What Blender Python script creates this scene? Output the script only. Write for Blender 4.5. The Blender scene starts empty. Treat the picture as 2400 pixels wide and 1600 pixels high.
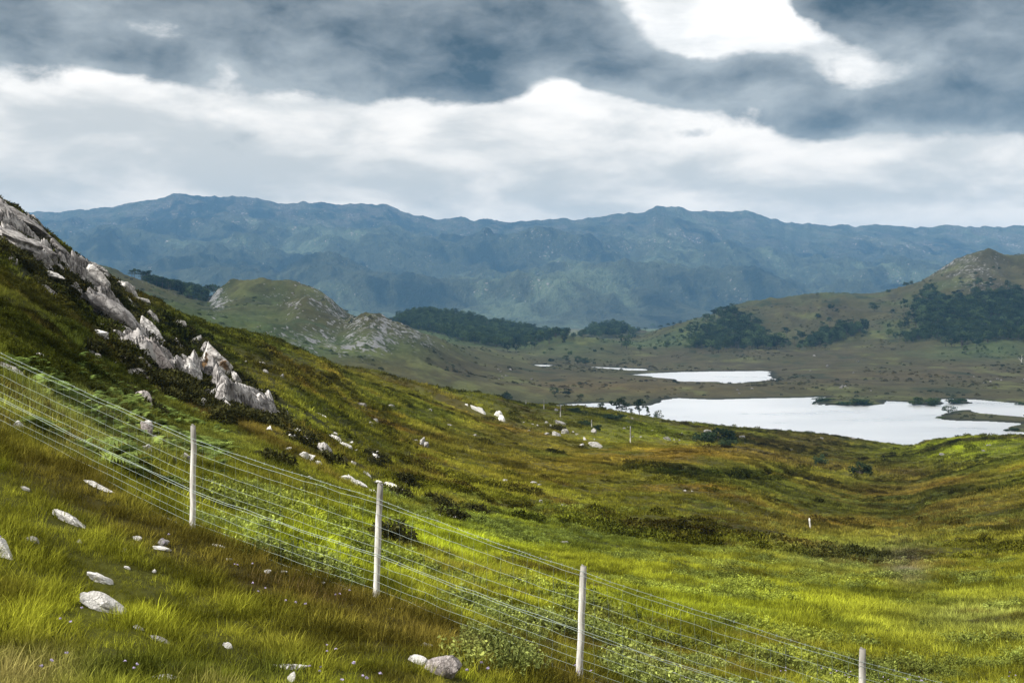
import bpy, bmesh, math, random
import numpy as np
from mathutils import Vector, Matrix, Euler

scene = bpy.context.scene
R = math.radians
# ------------------------------------------------------------------ camera
# Frame units used while measuring the photograph: 2352 x 1568, horizon row 720, focal 3231.
# Eye at the origin; +Y looks into the valley, +Z is up.
F, CX, HY = 3231.0, 1176.0, 720.0
cam_d = bpy.data.cameras.new('camera')
cam = bpy.data.objects.new('camera', cam_d)
scene.collection.objects.link(cam)
cam.location = (0, 0, 0)
cam.rotation_euler = (R(90), 0, 0)
cam_d.sensor_width = 36.0
cam_d.lens = 36.0 * F / 2352.0
cam_d.shift_y = -(784.0 - HY) / 2352.0
cam_d.clip_start = 0.1
cam_d.clip_end = 60000
scene.camera = cam
# ------------------------------------------------------------------ colour management / cycles
vs = scene.view_settings
vs.view_transform = 'Standard'; vs.look = 'None'; vs.exposure = 0.67; vs.gamma = 1.0
vs.use_curve_mapping = False
cy = scene.cycles
cy.max_bounces = 6; cy.diffuse_bounces = 2; cy.glossy_bounces = 2; cy.transmission_bounces = 3
cy.transparent_max_bounces = 4; cy.volume_bounces = 1
cy.use_denoising = True
cy.sample_clamp_indirect = 4.0
# ------------------------------------------------------------------ sun
SUN_EL, SUN_AZ = R(43), R(-114)       # azimuth from +Y towards +X: behind the camera, to the left
sdir = Vector((math.cos(SUN_EL) * math.sin(SUN_AZ), math.cos(SUN_EL) * math.cos(SUN_AZ), math.sin(SUN_EL)))
sun_d = bpy.data.lights.new('sun', 'SUN')
sun_d.energy = 5.0; sun_d.angle = R(3.0); sun_d.color = (1.0, 0.965, 0.90)
sun = bpy.data.objects.new('sun', sun_d)
scene.collection.objects.link(sun)
sun.rotation_euler = (-sdir).to_track_quat('-Z', 'Y').to_euler()

# ------------------------------------------------------------------ node helpers
class NG:
    def __init__(s, nt):
        s.nt = nt; s.N = nt.nodes; s.L = nt.links
    def node(s, t, **kw):
        n = s.N.new(t)
        for k, v in kw.items(): setattr(n, k, v)
        return n
    def put(s, sock, v):
        if v is None: return
        if isinstance(v, bpy.types.NodeSocket): s.L.new(v, sock)
        else: sock.default_value = v
    def m(s, op, a, b=None, c=None, clamp=False):
        n = s.node('ShaderNodeMath', operation=op, use_clamp=clamp)
        for i, v in enumerate((a, b, c)): s.put(n.inputs[i], v)
        return n.outputs[0]
    def vm(s, op, a, b=None):
        n = s.node('ShaderNodeVectorMath', operation=op)
        s.put(n.inputs[0], a)
        if b is not None: s.put(n.inputs[3] if op == 'SCALE' else n.inputs[1], b)
        return n.outputs[0]
    def mr(s, v, a, b, c=0.0, d=1.0, smooth=True):
        n = s.node('ShaderNodeMapRange', interpolation_type='SMOOTHSTEP' if smooth else 'LINEAR')
        s.put(n.inputs[0], v)
        for i, q in enumerate((a, b, c, d)): s.put(n.inputs[i + 1], q)
        return n.outputs[0]
    def mix(s, f, a, b, blend='MIX'):
        n = s.node('ShaderNodeMix', data_type='RGBA', blend_type=blend)
        s.put(n.inputs[0], f)
        s.put(n.inputs[6], a if isinstance(a, bpy.types.NodeSocket) else (*a, 1))
        s.put(n.inputs[7], b if isinstance(b, bpy.types.NodeSocket) else (*b, 1))
        return n.outputs[2]
    def noise(s, vec, scale, detail=4, rough=0.55, dist=0.0, out=0):
        n = s.node('ShaderNodeTexNoise')
        s.put(n.inputs['Vector'], vec); n.inputs['Scale'].default_value = scale
        n.inputs['Detail'].default_value = detail; n.inputs['Roughness'].default_value = rough
        n.inputs['Distortion'].default_value = dist
        return n.outputs[out]
    def comb(s, x, y, z):
        n = s.node('ShaderNodeCombineXYZ')
        for i, v in enumerate((x, y, z)): s.put(n.inputs[i], v)
        return n.outputs[0]

# ------------------------------------------------------------------ world: Nishita sky behind a broken cloud deck
world = bpy.data.worlds.new('World'); scene.world = world
world.use_nodes = True
g = NG(world.node_tree); g.N.clear()
tc = g.node('ShaderNodeTexCoord')
d = g.vm('NORMALIZE', tc.outputs['Generated'])
sp = g.node('ShaderNodeSeparateXYZ'); g.L.new(d, sp.inputs[0])
dx, dy, dz = sp.outputs
az = g.m('ARCTAN2', dx, dy)
el = g.m('ARCSINE', dz)
PX = g.m('MULTIPLY_ADD', az, F * 1.02, CX)           # angles on the scale the photograph was measured in
PY = g.m('MULTIPLY_ADD', el, -F, HY)
dfl = g.vm('MULTIPLY', d, (1.0, 1.0, 1.9))           # clouds seen low are flattened
w1 = g.noise(dfl, 9.0, 5, 0.55, out=1)
w1 = g.vm('SUBTRACT', w1, (0.5, 0.5, 0.5))
ws = g.node('ShaderNodeSeparateXYZ'); g.L.new(w1, ws.inputs[0])
QX = g.m('MULTIPLY_ADD', ws.outputs[0], 150.0, PX)
QY = g.m('MULTIPLY_ADD', ws.outputs[1], 90.0, PY)
def blob(cx, cy, rx, ry, rot, w):
    c, s_ = math.cos(R(rot)), math.sin(R(rot))
    X = g.m('SUBTRACT', QX, cx); Y = g.m('SUBTRACT', QY, cy)
    a = g.m('ADD', g.m('MULTIPLY', X, c / rx), g.m('MULTIPLY', Y, s_ / rx))
    b = g.m('ADD', g.m('MULTIPLY', X, -s_ / ry), g.m('MULTIPLY', Y, c / ry))
    q = g.m('ADD', g.m('MULTIPLY', a, a), g.m('MULTIPLY', b, b))
    return g.m('MULTIPLY', g.m('EXPONENT', g.m('MULTIPLY', q, -1.0)), w)
def blobs(L):
    acc = None
    for b in L:
        o = blob(*b); acc = o if acc is None else g.m('ADD', acc, o)
    return acc
dark = blobs([(80, 10, 420, 90, 0, .75), (60, 115, 330, 55, 4, .75), (380, 160, 230, 45, 12, .55), (620, 60, 250, 60, 0, .6),
              (700, 190, 200, 50, 14, .8), (900, 110, 260, 90, 5, .95), (1150, 60, 270, 90, 4, .9), (1060, 195, 190, 38, 5, .65),
              (1320, 35, 110, 45, 20, .7), (1380, 150, 240, 60, 12, .95), (1620, 195, 210, 52, 5, .95), (1800, 180, 90, 30, 14, .6),
              (1905, 42, 85, 40, 20, 1.05), (2090, 0, 200, 105, 12, 1.3), (2280, 60, 230, 120, 22, 1.5), (2400, 170, 150, 70, 0, .9), (2060, 120, 150, 60, 8, .5),
              (2110, 265, 260, 52, -4, 1.1), (2290, 270, 200, 60, 6, .9), (1900, 295, 110, 32, 0, .55), (1585, 308, 62, 20, 0, .42),
              (300, -160, 900, 120, 0, .9), (1000, -220, 800, 140, 0, .8), (2500, -120, 600, 140, 0, .9), (-500, 80, 500, 160, 0, .8), (2900, 200, 420, 160, 0, .7)])
light = blobs([(300, 90, 160, 40, 8, .25), (560, 40, 150, 50, 10, .25), (760, 20, 120, 30, 0, .3), (520, 165, 45, 40, 0, .3), (1330, 130, 70, 70, 0, .2), (1640, 60, 230, 70, 0, .30),
               (1290, 215, 60, 50, 0, .4), (1000, 260, 480, 60, 4, .3), (1800, 360, 400, 60, 0, .15)])
n1 = g.noise(dfl, 11.0, 8, 0.57, 0.1)
n2 = g.noise(g.vm('MULTIPLY', d, (1.0, 1.0, 3.0)), 10.0, 7, 0.56, 0.2)
n3 = g.noise(dfl, 6.0, 4, 0.5)
dens = g.m('ADD', g.m('MULTIPLY', g.m('SUBTRACT', dark, light), 1.2), g.m('ADD', g.m('MULTIPLY', g.m('SUBTRACT', n1, 0.5), 1.25), g.m('MULTIPLY', g.m('SUBTRACT', g.noise(dfl, 30.0, 7, 0.62, 0.3), 0.5), 0.62)))
# high overhead and behind the camera the deck is broken by bright gaps
hi = g.mr(el, R(14), R(30))
back = g.mr(dy, 0.55, 0.2)
away = g.m('MAXIMUM', hi, back)
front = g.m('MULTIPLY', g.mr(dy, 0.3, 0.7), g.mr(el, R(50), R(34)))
broken = g.m('SUBTRACT', g.mr(n3, 0.42, 0.62, 0.15, 0.8), g.m('MULTIPLY', front, 0.5))  # cloud cover cut in the unseen sky ahead, to lighten the loch reflections
dens = g.m('ADD', g.m('MULTIPLY', dens, g.m('SUBTRACT', 1.0, away)), g.m('MULTIPLY', away, broken))
t = g.mr(dens, 0.16, 0.56)
t2 = g.mr(dens, 0.30, 1.7)
# thin high layer: pale greys streaked along the horizon
grey = blobs([(120, 300, 420, 60, 4, .6), (420, 380, 520, 45, 2, .45), (0, 420, 500, 40, 0, .5), (1280, 430, 330, 35, 0, .35), (1500, 400, 300, 30, 0, .25), (900, 450, 700, 30, 0, .3), (2000, 470, 500, 30, 0, .15)])
pale = g.m('ADD', grey, g.m('MULTIPLY', g.m('SUBTRACT', n2, 0.47), 3.0))
c_light = g.mix(g.mr(pale, -0.35, 0.75), (0.92, 0.91, 0.89), (0.52, 0.54, 0.54))
n4 = g.noise(g.vm('ADD', g.vm('MULTIPLY', d, (1.0, 1.0, 2.0)), g.vm('SCALE', w1, 0.05)), 20.0, 7, 0.58, 0.2)
n5 = g.noise(dfl, 7.5, 4, 0.5)
sh = g.m('ADD', g.m('MULTIPLY', t2, 0.66), g.m('ADD', g.m('MULTIPLY', g.m('SUBTRACT', n4, 0.5), 1.5), g.m('MULTIPLY', g.m('SUBTRACT', n5, 0.5), 2.0)))
c_dark = g.mix(g.mr(sh, -0.1, 0.95, smooth=False), (0.335, 0.362, 0.372), (0.022, 0.031, 0.034))
cl = g.mix(t, c_light, c_dark)
# cloud light that has come through the long low air path is warmer
cl = g.mix(1.0, cl, g.mix(g.mr(el, R(2.0), R(11.0), smooth=False), (1.0, 0.86, 0.70), (1.0, 0.965, 0.93)), 'MULTIPLY')
# added brightness in the unseen sky ahead, so the lochs reflect white
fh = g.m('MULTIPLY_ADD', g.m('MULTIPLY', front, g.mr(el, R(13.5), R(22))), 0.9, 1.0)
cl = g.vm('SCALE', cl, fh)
# below the horizon: nothing but dark moor
cl = g.mix(g.mr(el, R(0.0), R(-1.5)), cl, (0.07, 0.08, 0.05))
sky = g.node('ShaderNodeTexSky', sky_type='NISHITA', sun_disc=False, sun_elevation=SUN_EL, sun_rotation=SUN_AZ)
bg1 = g.node('ShaderNodeBackground'); g.L.new(sky.outputs[0], bg1.inputs[0]); bg1.inputs[1].default_value = 0.08
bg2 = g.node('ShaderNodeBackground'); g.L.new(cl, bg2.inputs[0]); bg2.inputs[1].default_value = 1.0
ms = g.node('ShaderNodeMixShader'); ms.inputs[0].default_value = 0.94
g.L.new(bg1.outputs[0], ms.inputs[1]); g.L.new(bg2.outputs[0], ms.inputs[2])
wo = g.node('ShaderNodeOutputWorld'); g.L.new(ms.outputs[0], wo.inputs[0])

# ------------------------------------------------------------------ numpy helpers
def _h(ix, iy, seed):
    n = (ix.astype(np.int64) * 374761393 + iy.astype(np.int64) * 668265263 + seed * 974711) & 0xffffffff
    n = ((n ^ (n >> 13)) * 1274126177) & 0xffffffff
    n = ((n ^ (n >> 16)) * 2246822519) & 0xffffffff
    return ((n ^ (n >> 15)) & 0xffffff) / float(0xffffff)
def vnoise(x, y, seed=0):
    x = np.asarray(x, float); y = np.asarray(y, float)
    ix = np.floor(x); iy = np.floor(y); fx = x - ix; fy = y - iy
    fx = fx * fx * fx * (fx * (fx * 6 - 15) + 10); fy = fy * fy * fy * (fy * (fy * 6 - 15) + 10)
    a = _h(ix, iy, seed); b = _h(ix + 1, iy, seed); c = _h(ix, iy + 1, seed); e = _h(ix + 1, iy + 1, seed)
    return (a + (b - a) * fx) * (1 - fy) + (c + (e - c) * fx) * fy
def fbm(x, y, seed=0, octv=4, gain=0.5):
    s = 0.0; a = 1.0; tot = 0.0
    ca, sa = 0.8, 0.6
    for i in range(octv):
        s = s + a * vnoise(x, y, seed + 17 * i); tot += a; a *= gain
        x, y = (x * ca - y * sa) * 2.03 + 5.2, (x * sa + y * ca) * 2.03 + 1.3
    return s / tot - 0.5                                # about -0.5 .. 0.5
def ridged(x, y, seed=0, octv=4, gain=0.5):
    s = 0.0; a = 1.0; tot = 0.0; ca, sa = 0.8, 0.6
    for i in range(octv):
        s = s + a * (1 - 2 * np.abs(vnoise(x, y, seed + 31 * i) - 0.5)); tot += a; a *= gain
        x, y = (x * ca - y * sa) * 2.1 + 3.1, (x * sa + y * ca) * 2.1 + 7.7
    return s / tot
def sstep(x, a, b):
    t = np.clip((np.asarray(x, float) - a) / (b - a), 0, 1); return t * t * (3 - 2 * t)
def pchip(xs, ys, xq):
    xs = np.asarray(xs, float); ys = np.asarray(ys, float); xq = np.clip(np.asarray(xq, float), xs[0], xs[-1])
    if len(xs) < 3: return np.interp(xq, xs, ys)
    h = np.diff(xs); dl = np.diff(ys) / h
    mm = np.zeros_like(ys)
    w1 = 2 * h[1:] + h[:-1]; w2 = h[1:] + 2 * h[:-1]
    ok = dl[:-1] * dl[1:] > 0
    with np.errstate(divide='ignore', invalid='ignore'):
        v = (w1 + w2) / (w1 / dl[:-1] + w2 / dl[1:])
    mm[1:-1] = np.where(ok, v, 0); mm[0] = dl[0]; mm[-1] = dl[-1]
    i = np.clip(np.searchsorted(xs, xq, side='right') - 1, 0, len(xs) - 2)
    tt = (xq - xs[i]) / h[i]
    return ((1 + 2 * tt) * (1 - tt) ** 2 * ys[i] + tt * (1 - tt) ** 2 * h[i] * mm[i]
            + tt * tt * (3 - 2 * tt) * ys[i + 1] + tt * tt * (tt - 1) * h[i] * mm[i + 1])
def poly_sdf(px, py, poly):
    """signed distance, negative inside"""
    P = np.asarray(poly, float); n = len(P)
    dd = np.full(px.shape, 1e18); inside = np.zeros(px.shape, bool)
    for i in range(n):
        ax, ay = P[i]; bx, by = P[(i + 1) % n]
        ex, ey = bx - ax, by - ay
        wx, wy = px - ax, py - ay
        tq = np.clip((wx * ex + wy * ey) / (ex * ex + ey * ey + 1e-12), 0, 1)
        dd = np.minimum(dd, (wx - ex * tq) ** 2 + (wy - ey * tq) ** 2)
        cond = (ay > py) != (by > py)
        with np.errstate(divide='ignore', invalid='ignore'):
            xi = (bx - ax) * (py - ay) / (by - ay + 1e-12) + ax
        inside ^= cond & (px < xi)
    dd = np.sqrt(dd)
    return np.where(inside, -dd, dd)

COL = scene.collection
def mesh_from(name, V, Fc, smooth=True):
    me = bpy.data.meshes.new(name)
    V = np.ascontiguousarray(V, np.float32); Fc = np.asarray(Fc, np.int32)
    k = Fc.shape[1]
    me.vertices.add(len(V)); me.vertices.foreach_set('co', V.ravel())
    me.loops.add(Fc.size); me.loops.foreach_set('vertex_index', Fc.ravel())
    me.polygons.add(len(Fc)); me.polygons.foreach_set('loop_start', np.arange(0, Fc.size, k, dtype=np.int32))
    me.polygons.foreach_set('loop_total', np.full(len(Fc), k, np.int32))
    me.polygons.foreach_set('use_smooth', np.full(len(Fc), bool(smooth)))
    me.update(calc_edges=True)
    return me
def set_col(me, name, C):
    a = me.attributes.new(name, 'FLOAT_COLOR', 'POINT')
    C4 = np.ones((len(C), 4), np.float32); C4[:, :3] = C
    a.data.foreach_set('color', C4.ravel())
def link(name, me, mat=None, parent=None, kind=None, label=None, cat=None, group=None, loc=None):
    o = bpy.data.objects.new(name, me); COL.objects.link(o)
    if mat is not None and me is not None and len(me.materials) == 0: me.materials.append(mat)
    if parent is not None: o.parent = parent
    if loc is not None: o.location = loc
    if kind: o['kind'] = kind
    if label: o['label'] = label
    if cat: o['category'] = cat
    if group: o['group'] = group
    return o
def grid_faces(nr, nc):
    i = np.arange(nr - 1)[:, None] * nc + np.arange(nc - 1)[None, :]
    i = i.ravel()
    return np.stack([i, i + 1, i + nc + 1, i + nc], 1)

# ------------------------------------------------------------------ terrain: depth profiles -> height fields
class Field:
    """height field given as profiles: bearing (frame column) -> [(depth in m, frame row the ground reaches there)]"""
    def __init__(s, prof, d0, d1, nx=500, nd=360):
        xs = sorted(prof); s.x0, s.x1 = xs[0], xs[-1]; s.l0, s.l1 = math.log(d0), math.log(d1)
        s.nx, s.nd = nx, nd
        ls = np.linspace(s.l0, s.l1, nd); xq = np.linspace(s.x0, s.x1, nx)
        A = np.stack([pchip([math.log(a) for a, _ in prof[x]], [b for _, b in prof[x]], ls) for x in xs], 0)
        s.G = np.stack([pchip(xs, A[:, j], xq) for j in range(nd)], 1)
        for _ in range(3):                                # soften the joins between profiles
            s.G[1:-1] = 0.5 * s.G[1:-1] + 0.25 * (s.G[2:] + s.G[:-2])
    def row(s, x, dpt):
        a = np.clip((np.asarray(x, float) - s.x0) / (s.x1 - s.x0) * (s.nx - 1), 0, s.nx - 1.001)
        b = np.clip((np.log(dpt) - s.l0) / (s.l1 - s.l0) * (s.nd - 1), 0, s.nd - 1.001)
        i = a.astype(int); j = b.astype(int); fa = a - i; fb = b - j
        return (s.G[i, j] * (1 - fa) + s.G[i + 1, j] * fa) * (1 - fb) + (s.G[i, j + 1] * (1 - fa) + s.G[i + 1, j + 1] * fa) * fb
    def z(s, X, Y):
        x = CX + F * X / Y
        return -Y * (s.row(x, Y) - HY) / F

S0 = [(2.2, 3100), (3, 2440), (6, 1760)]
NEAR = {
 -1200: S0 + [(9, 1480), (12, 1200), (15, 960), (19, 700), (27, 590), (40, 470), (60, 360), (110, 260), (160, 270), (760, 560)],
 -400: S0 + [(9, 1520), (12, 1260), (15, 1060), (19, 850), (27, 745), (40, 625), (60, 485), (80, 385), (110, 310), (150, 320), (760, 600)],
 0: S0 + [(9, 1575), (12, 1340), (15, 1150), (18.5, 985), (27, 905), (40, 800), (60, 665), (80, 572), (100, 490), (115, 474), (140, 500), (200, 560), (760, 720)],
 200: S0 + [(9, 1600), (12, 1405), (15, 1215), (17.3, 1098), (28, 1010), (42, 920), (62, 815), (85, 715), (110, 640), (125, 610), (150, 632), (220, 690), (760, 800)],
 444: S0 + [(9, 1625), (12, 1460), (14.5, 1322), (16.5, 1222), (30, 1110), (45, 1030), (65, 950), (90, 860), (120, 785), (150, 740), (190, 765), (300, 810), (760, 860)],
 650: S0 + [(9, 1650), (12, 1500), (14.5, 1365), (16, 1298), (30, 1180), (48, 1080), (70, 1000), (100, 915), (145, 830), (185, 799), (230, 818), (340, 855), (760, 890)],
 866: S0 + [(9, 1680), (12, 1530), (15.5, 1375), (30, 1270), (50, 1175), (80, 1080), (130, 985), (200, 900), (260, 860), (310, 877), (430, 905), (760, 950)],
 1100: S0 + [(9, 1720), (12, 1600), (15, 1464), (30, 1330), (50, 1240), (80, 1150), (130, 1060), (200, 985), (290, 928), (360, 907), (430, 920), (620, 965), (760, 990)],
 1250: S0 + [(9, 1740), (12, 1640), (14.7, 1520), (30, 1360), (50, 1270), (80, 1180), (130, 1090), (200, 1020), (300, 967), (400, 934), (470, 942), (600, 962), (665, 1050), (760, 1055)],
 1336: S0 + [(9, 1750), (12, 1660), (14.5, 1555), (30, 1385), (50, 1285), (80, 1195), (130, 1105), (200, 1032), (300, 975), (400, 941), (430, 936), (500, 944), (560, 955), (620, 972), (665, 1055), (760, 1060)],
 1550: S0 + [(9, 1780), (12, 1700), (14.2, 1630), (30, 1420), (50, 1310), (80, 1220), (130, 1120), (170, 1062), (200, 1036), (220, 1028), (250, 1036), (300, 1018), (400, 986), (450, 969), (540, 974), (610, 984), (665, 1055), (760, 1060)],
 1700: S0 + [(9, 1790), (14, 1650), (30, 1445), (50, 1325), (80, 1240), (130, 1140), (180, 1078), (230, 1046), (260, 1036), (310, 1034), (400, 1008), (500, 988), (540, 983), (580, 992), (660, 1055), (760, 1060)],
 1850: S0 + [(9, 1795), (14, 1680), (30, 1470), (50, 1335), (80, 1260), (130, 1180), (180, 1125), (230, 1085), (300, 1060), (400, 1034), (520, 1000), (560, 994), (600, 1004), (680, 1055), (760, 1060)],
 2000: S0 + [(9, 1800), (14, 1700), (30, 1490), (50, 1350), (80, 1275), (130, 1200), (180, 1150), (230, 1108), (300, 1074), (400, 1048), (520, 1020), (560, 1013), (620, 1030), (690, 1055), (760, 1060)],
 2090: S0 + [(9, 1800), (14, 1715), (30, 1500), (50, 1360), (80, 1270), (130, 1200), (180, 1150), (230, 1110), (300, 1072), (400, 1042), (500, 1030), (560, 1026), (620, 1035), (690, 1055), (760, 1060)],
 2142: S0 + [(9, 1800), (14, 1718), (30, 1500), (50, 1360), (80, 1263), (120, 1190), (160, 1143), (230, 1103), (300, 1064), (380, 1034), (460, 1016), (520, 1012), (590, 1024), (665, 1058), (760, 1060)],
 2200: S0 + [(9, 1800), (14, 1720), (30, 1500), (50, 1360), (80, 1258), (120, 1183), (160, 1133), (230, 1085), (300, 1043), (380, 1013), (430, 1004), (500, 1012), (590, 1035), (665, 1060), (760, 1060)],
 2352: S0 + [(9, 1790), (14, 1710), (30, 1490), (50, 1340), (80, 1240), (120, 1155), (160, 1098), (230, 1050), (300, 1020), (370, 1005), (420, 1003), (500, 1015), (590, 1040), (665, 1065), (760, 1065)],
 2700: S0 + [(9, 1770), (14, 1660), (30, 1450), (50, 1290), (80, 1150), (120, 1060), (160, 1010), (210, 985), (260, 975), (320, 990), (660, 1065), (760, 1065)],
 3400: S0 + [(9, 1740), (14, 1600), (30, 1400), (50, 1230), (80, 1090), (120, 1010), (160, 960), (210, 940), (260, 935), (320, 950), (660, 1065), (760, 1065)],
}
near_field = Field(NEAR, 2.2, 760)
WZ = -60.0                                                # water level below the eye
def row_w(dp, z=WZ): return HY - z * F / dp
E0 = [(520, 1120)]
E1 = [(520, 1180), (600, 1090)]
MID = {
 -700: E0 + [(600, 760), (1000, 640), (1300, 570), (1500, 560), (2200, 640), (3200, 700), (5400, 760)],
 0: E0 + [(600, 780), (1000, 680), (1300, 615), (1450, 600), (1800, 640), (2300, 680), (3200, 720), (5400, 760)],
 250: E0 + [(600, 790), (800, 740), (1000, 700), (1300, 640), (1450, 624), (1600, 640), (2000, 680), (2600, 710), (5400, 760)],
 300: E0 + [(600, 790), (800, 735), (1000, 700), (1300, 660), (1450, 645), (1600, 660), (2000, 680), (2600, 715), (5400, 760)],
 400: E0 + [(600, 800), (800, 742), (1000, 712), (1300, 692), (1500, 681), (1800, 673), (2000, 676), (2600, 725), (5400, 762)],
 450: E0 + [(600, 815), (800, 752), (1000, 725), (1200, 712), (1350, 704), (1500, 697), (1800, 684), (2000, 684), (2600, 730), (5400, 762)],
 478: E0 + [(600, 825), (800, 757), (1000, 730), (1200, 717), (1350, 710), (1500, 703), (1600, 698), (1800, 688), (2600, 730), (5400, 762)],
 500: E0 + [(600, 835), (800, 762), (1000, 733), (1200, 720), (1350, 708), (1430, 690), (1500, 666), (1600, 675), (2000, 705), (2600, 735), (5400, 762)],
 570: E0 + [(600, 855), (800, 785), (1000, 745), (1200, 722), (1350, 690), (1500, 648), (1700, 690), (2000, 715), (2600, 740), (5400, 762)],
 650: E0 + [(600, 880), (800, 808), (1000, 768), (1200, 738), (1290, 700), (1350, 705), (1500, 648), (1700, 690), (2000, 720), (2600, 742), (5400, 762)],
 700: E0 + [(600, 895), (800, 830), (1000, 780), (1150, 740), (1280, 688), (1360, 705), (1500, 664), (1700, 700), (2000, 720), (2600, 745), (5400, 762)],
 750: E0 + [(600, 910), (800, 850), (1000, 795), (1150, 750), (1280, 706), (1380, 700), (1480, 690), (1650, 730), (2000, 745), (2600, 748), (5400, 762)],
 790: E0 + [(600, 920), (800, 865), (1000, 805), (1100, 775), (1200, 742), (1300, 733), (1480, 722), (1650, 745), (2600, 750), (5400, 762)],
 850: E0 + [(600, 930), (800, 885), (950, 835), (1100, 760), (1200, 720), (1300, 735), (1450, 750), (2000, 760), (2600, 752), (5400, 762)],
 900: E0 + [(600, 935), (800, 892), (950, 850), (1100, 785), (1220, 735), (1320, 748), (1450, 760), (2200, 757), (2600, 738), (2900, 750), (5400, 762)],
 960: E0 + [(600, 940), (800, 900), (950, 865), (1100, 805), (1250, 758), (1400, 775), (1600, 785), (2200, 765), (2600, 722), (2900, 745), (5400, 762)],
 1030: E0 + [(600, 945), (800, 908), (1000, 868), (1150, 825), (1280, 795), (1400, 800), (1700, 800), (2200, 770), (2600, 727), (3000, 748), (5400, 762)],
 1100: E0 + [(600, 950), (800, 915), (1000, 880), (1200, 850), (1400, 825), (1600, 806), (1800, 797), (2200, 775), (2600, 738), (3000, 750), (5400, 762)],
 1180: E0 + [(600, 980), (800, 935), (930, 917), (1000, 895), (1200, 862), (1400, 840), (1600, 822), (1800, 808), (2000, 796), (2300, 778), (2700, 752), (3100, 757), (5400, 764)],
 1250: E1 + [(800, 963), (960, 928), (1000, 905), (1200, 871), (1400, 851), (1600, 838), (1700, 825), (1850, 800), (2000, 780), (2200, 788), (2700, 762), (3100, 764), (5400, 766)],
 1310: E1 + [(800, 963), (960, 928), (1000, 908), (1200, 874), (1400, 853), (1600, 839), (1700, 824), (1850, 795), (1950, 775), (2200, 788), (2700, 772), (3100, 772), (5400, 770)],
 1400: E1 + [(800, 963), (960, 926), (1000, 909), (1200, 877), (1400, 856), (1600, 839), (1700, 824), (1850, 800), (1980, 776), (2200, 786), (2600, 765), (3000, 745), (3400, 758), (5400, 768)],
 1470: E1 + [(800, 963), (940, 930), (1000, 909), (1200, 880), (1400, 858), (1600, 837), (1700, 822), (1850, 805), (2000, 792), (2200, 785), (2600, 770), (3000, 760), (5400, 768)],
 1530: E1 + [(800, 963), (980, 918), (1030, 898), (1200, 879), (1400, 858), (1600, 836), (1700, 822), (1850, 806), (2000, 790), (2300, 755), (2500, 753), (2900, 768), (5400, 768)],
 1600: E1 + [(800, 963), (990, 915), (1040, 893), (1200, 877), (1400, 858), (1500, 849), (1650, 825), (1800, 805), (2000, 775), (2200, 745), (2350, 740), (2600, 755), (5400, 766)],
 1700: E1 + [(800, 963), (980, 917), (1040, 891), (1200, 879), (1400, 858), (1500, 848), (1650, 820), (1800, 798), (2000, 760), (2200, 722), (2400, 702), (2700, 725), (5400, 764)],
 1850: E1 + [(800, 963), (1010, 912), (1060, 892), (1200, 873), (1350, 855), (1500, 838), (1650, 815), (1800, 795), (2000, 745), (2200, 705), (2400, 678), (2700, 705), (5400, 762)],
 2000: E1 + [(800, 963), (1000, 914), (1050, 893), (1200, 870), (1350, 848), (1500, 828), (1650, 805), (1800, 780), (2000, 735), (2200, 700), (2400, 677), (2700, 705), (5400, 762)],
 2080: E1 + [(800, 963), (980, 920), (1030, 897), (1200, 870), (1350, 848), (1500, 827), (1650, 803), (1800, 775), (2000, 730), (2200, 695), (2400, 664), (2700, 700), (5400, 762)],
 2180: E1 + [(800, 963), (1000, 914), (1050, 894), (1200, 870), (1350, 845), (1500, 822), (1650, 800), (1800, 765), (2000, 710), (2200, 660), (2400, 612), (2700, 650), (5400, 760)],
 2270: E1 + [(800, 963), (960, 924), (1030, 898), (1200, 872), (1350, 845), (1500, 822), (1640, 790), (1700, 782), (1800, 772), (2000, 705), (2200, 640), (2400, 572), (2700, 620), (5400, 760)],
 2310: E1 + [(800, 960), (950, 925), (1030, 898), (1200, 872), (1350, 845), (1500, 822), (1640, 786), (1700, 778), (1800, 775), (2000, 710), (2200, 645), (2400, 587), (2700, 625), (5400, 760)],
 2380: E1 + [(800, 955), (940, 930), (1030, 900), (1200, 872), (1350, 845), (1500, 820), (1700, 787), (1850, 760), (2000, 710), (2200, 640), (2400, 584), (2700, 620), (5400, 760)],
 2600: E1 + [(800, 950), (940, 925), (1030, 895), (1200, 868), (1500, 800), (1700, 760), (2000, 690), (2200, 630), (2400, 600), (2700, 620), (5400, 760)],
 3300: E1 + [(800, 950), (940, 920), (1030, 890), (1200, 860), (1500, 790), (1700, 740), (2000, 670), (2200, 630), (2400, 610), (2700, 630), (5400, 760)],
}
mid_field = Field(MID, 520, 5400, nx=900, nd=420)
def wpt(x, y, z=WZ):
    Y = -z * F / (y - HY); return ((x - CX) / F * Y, Y)
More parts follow.
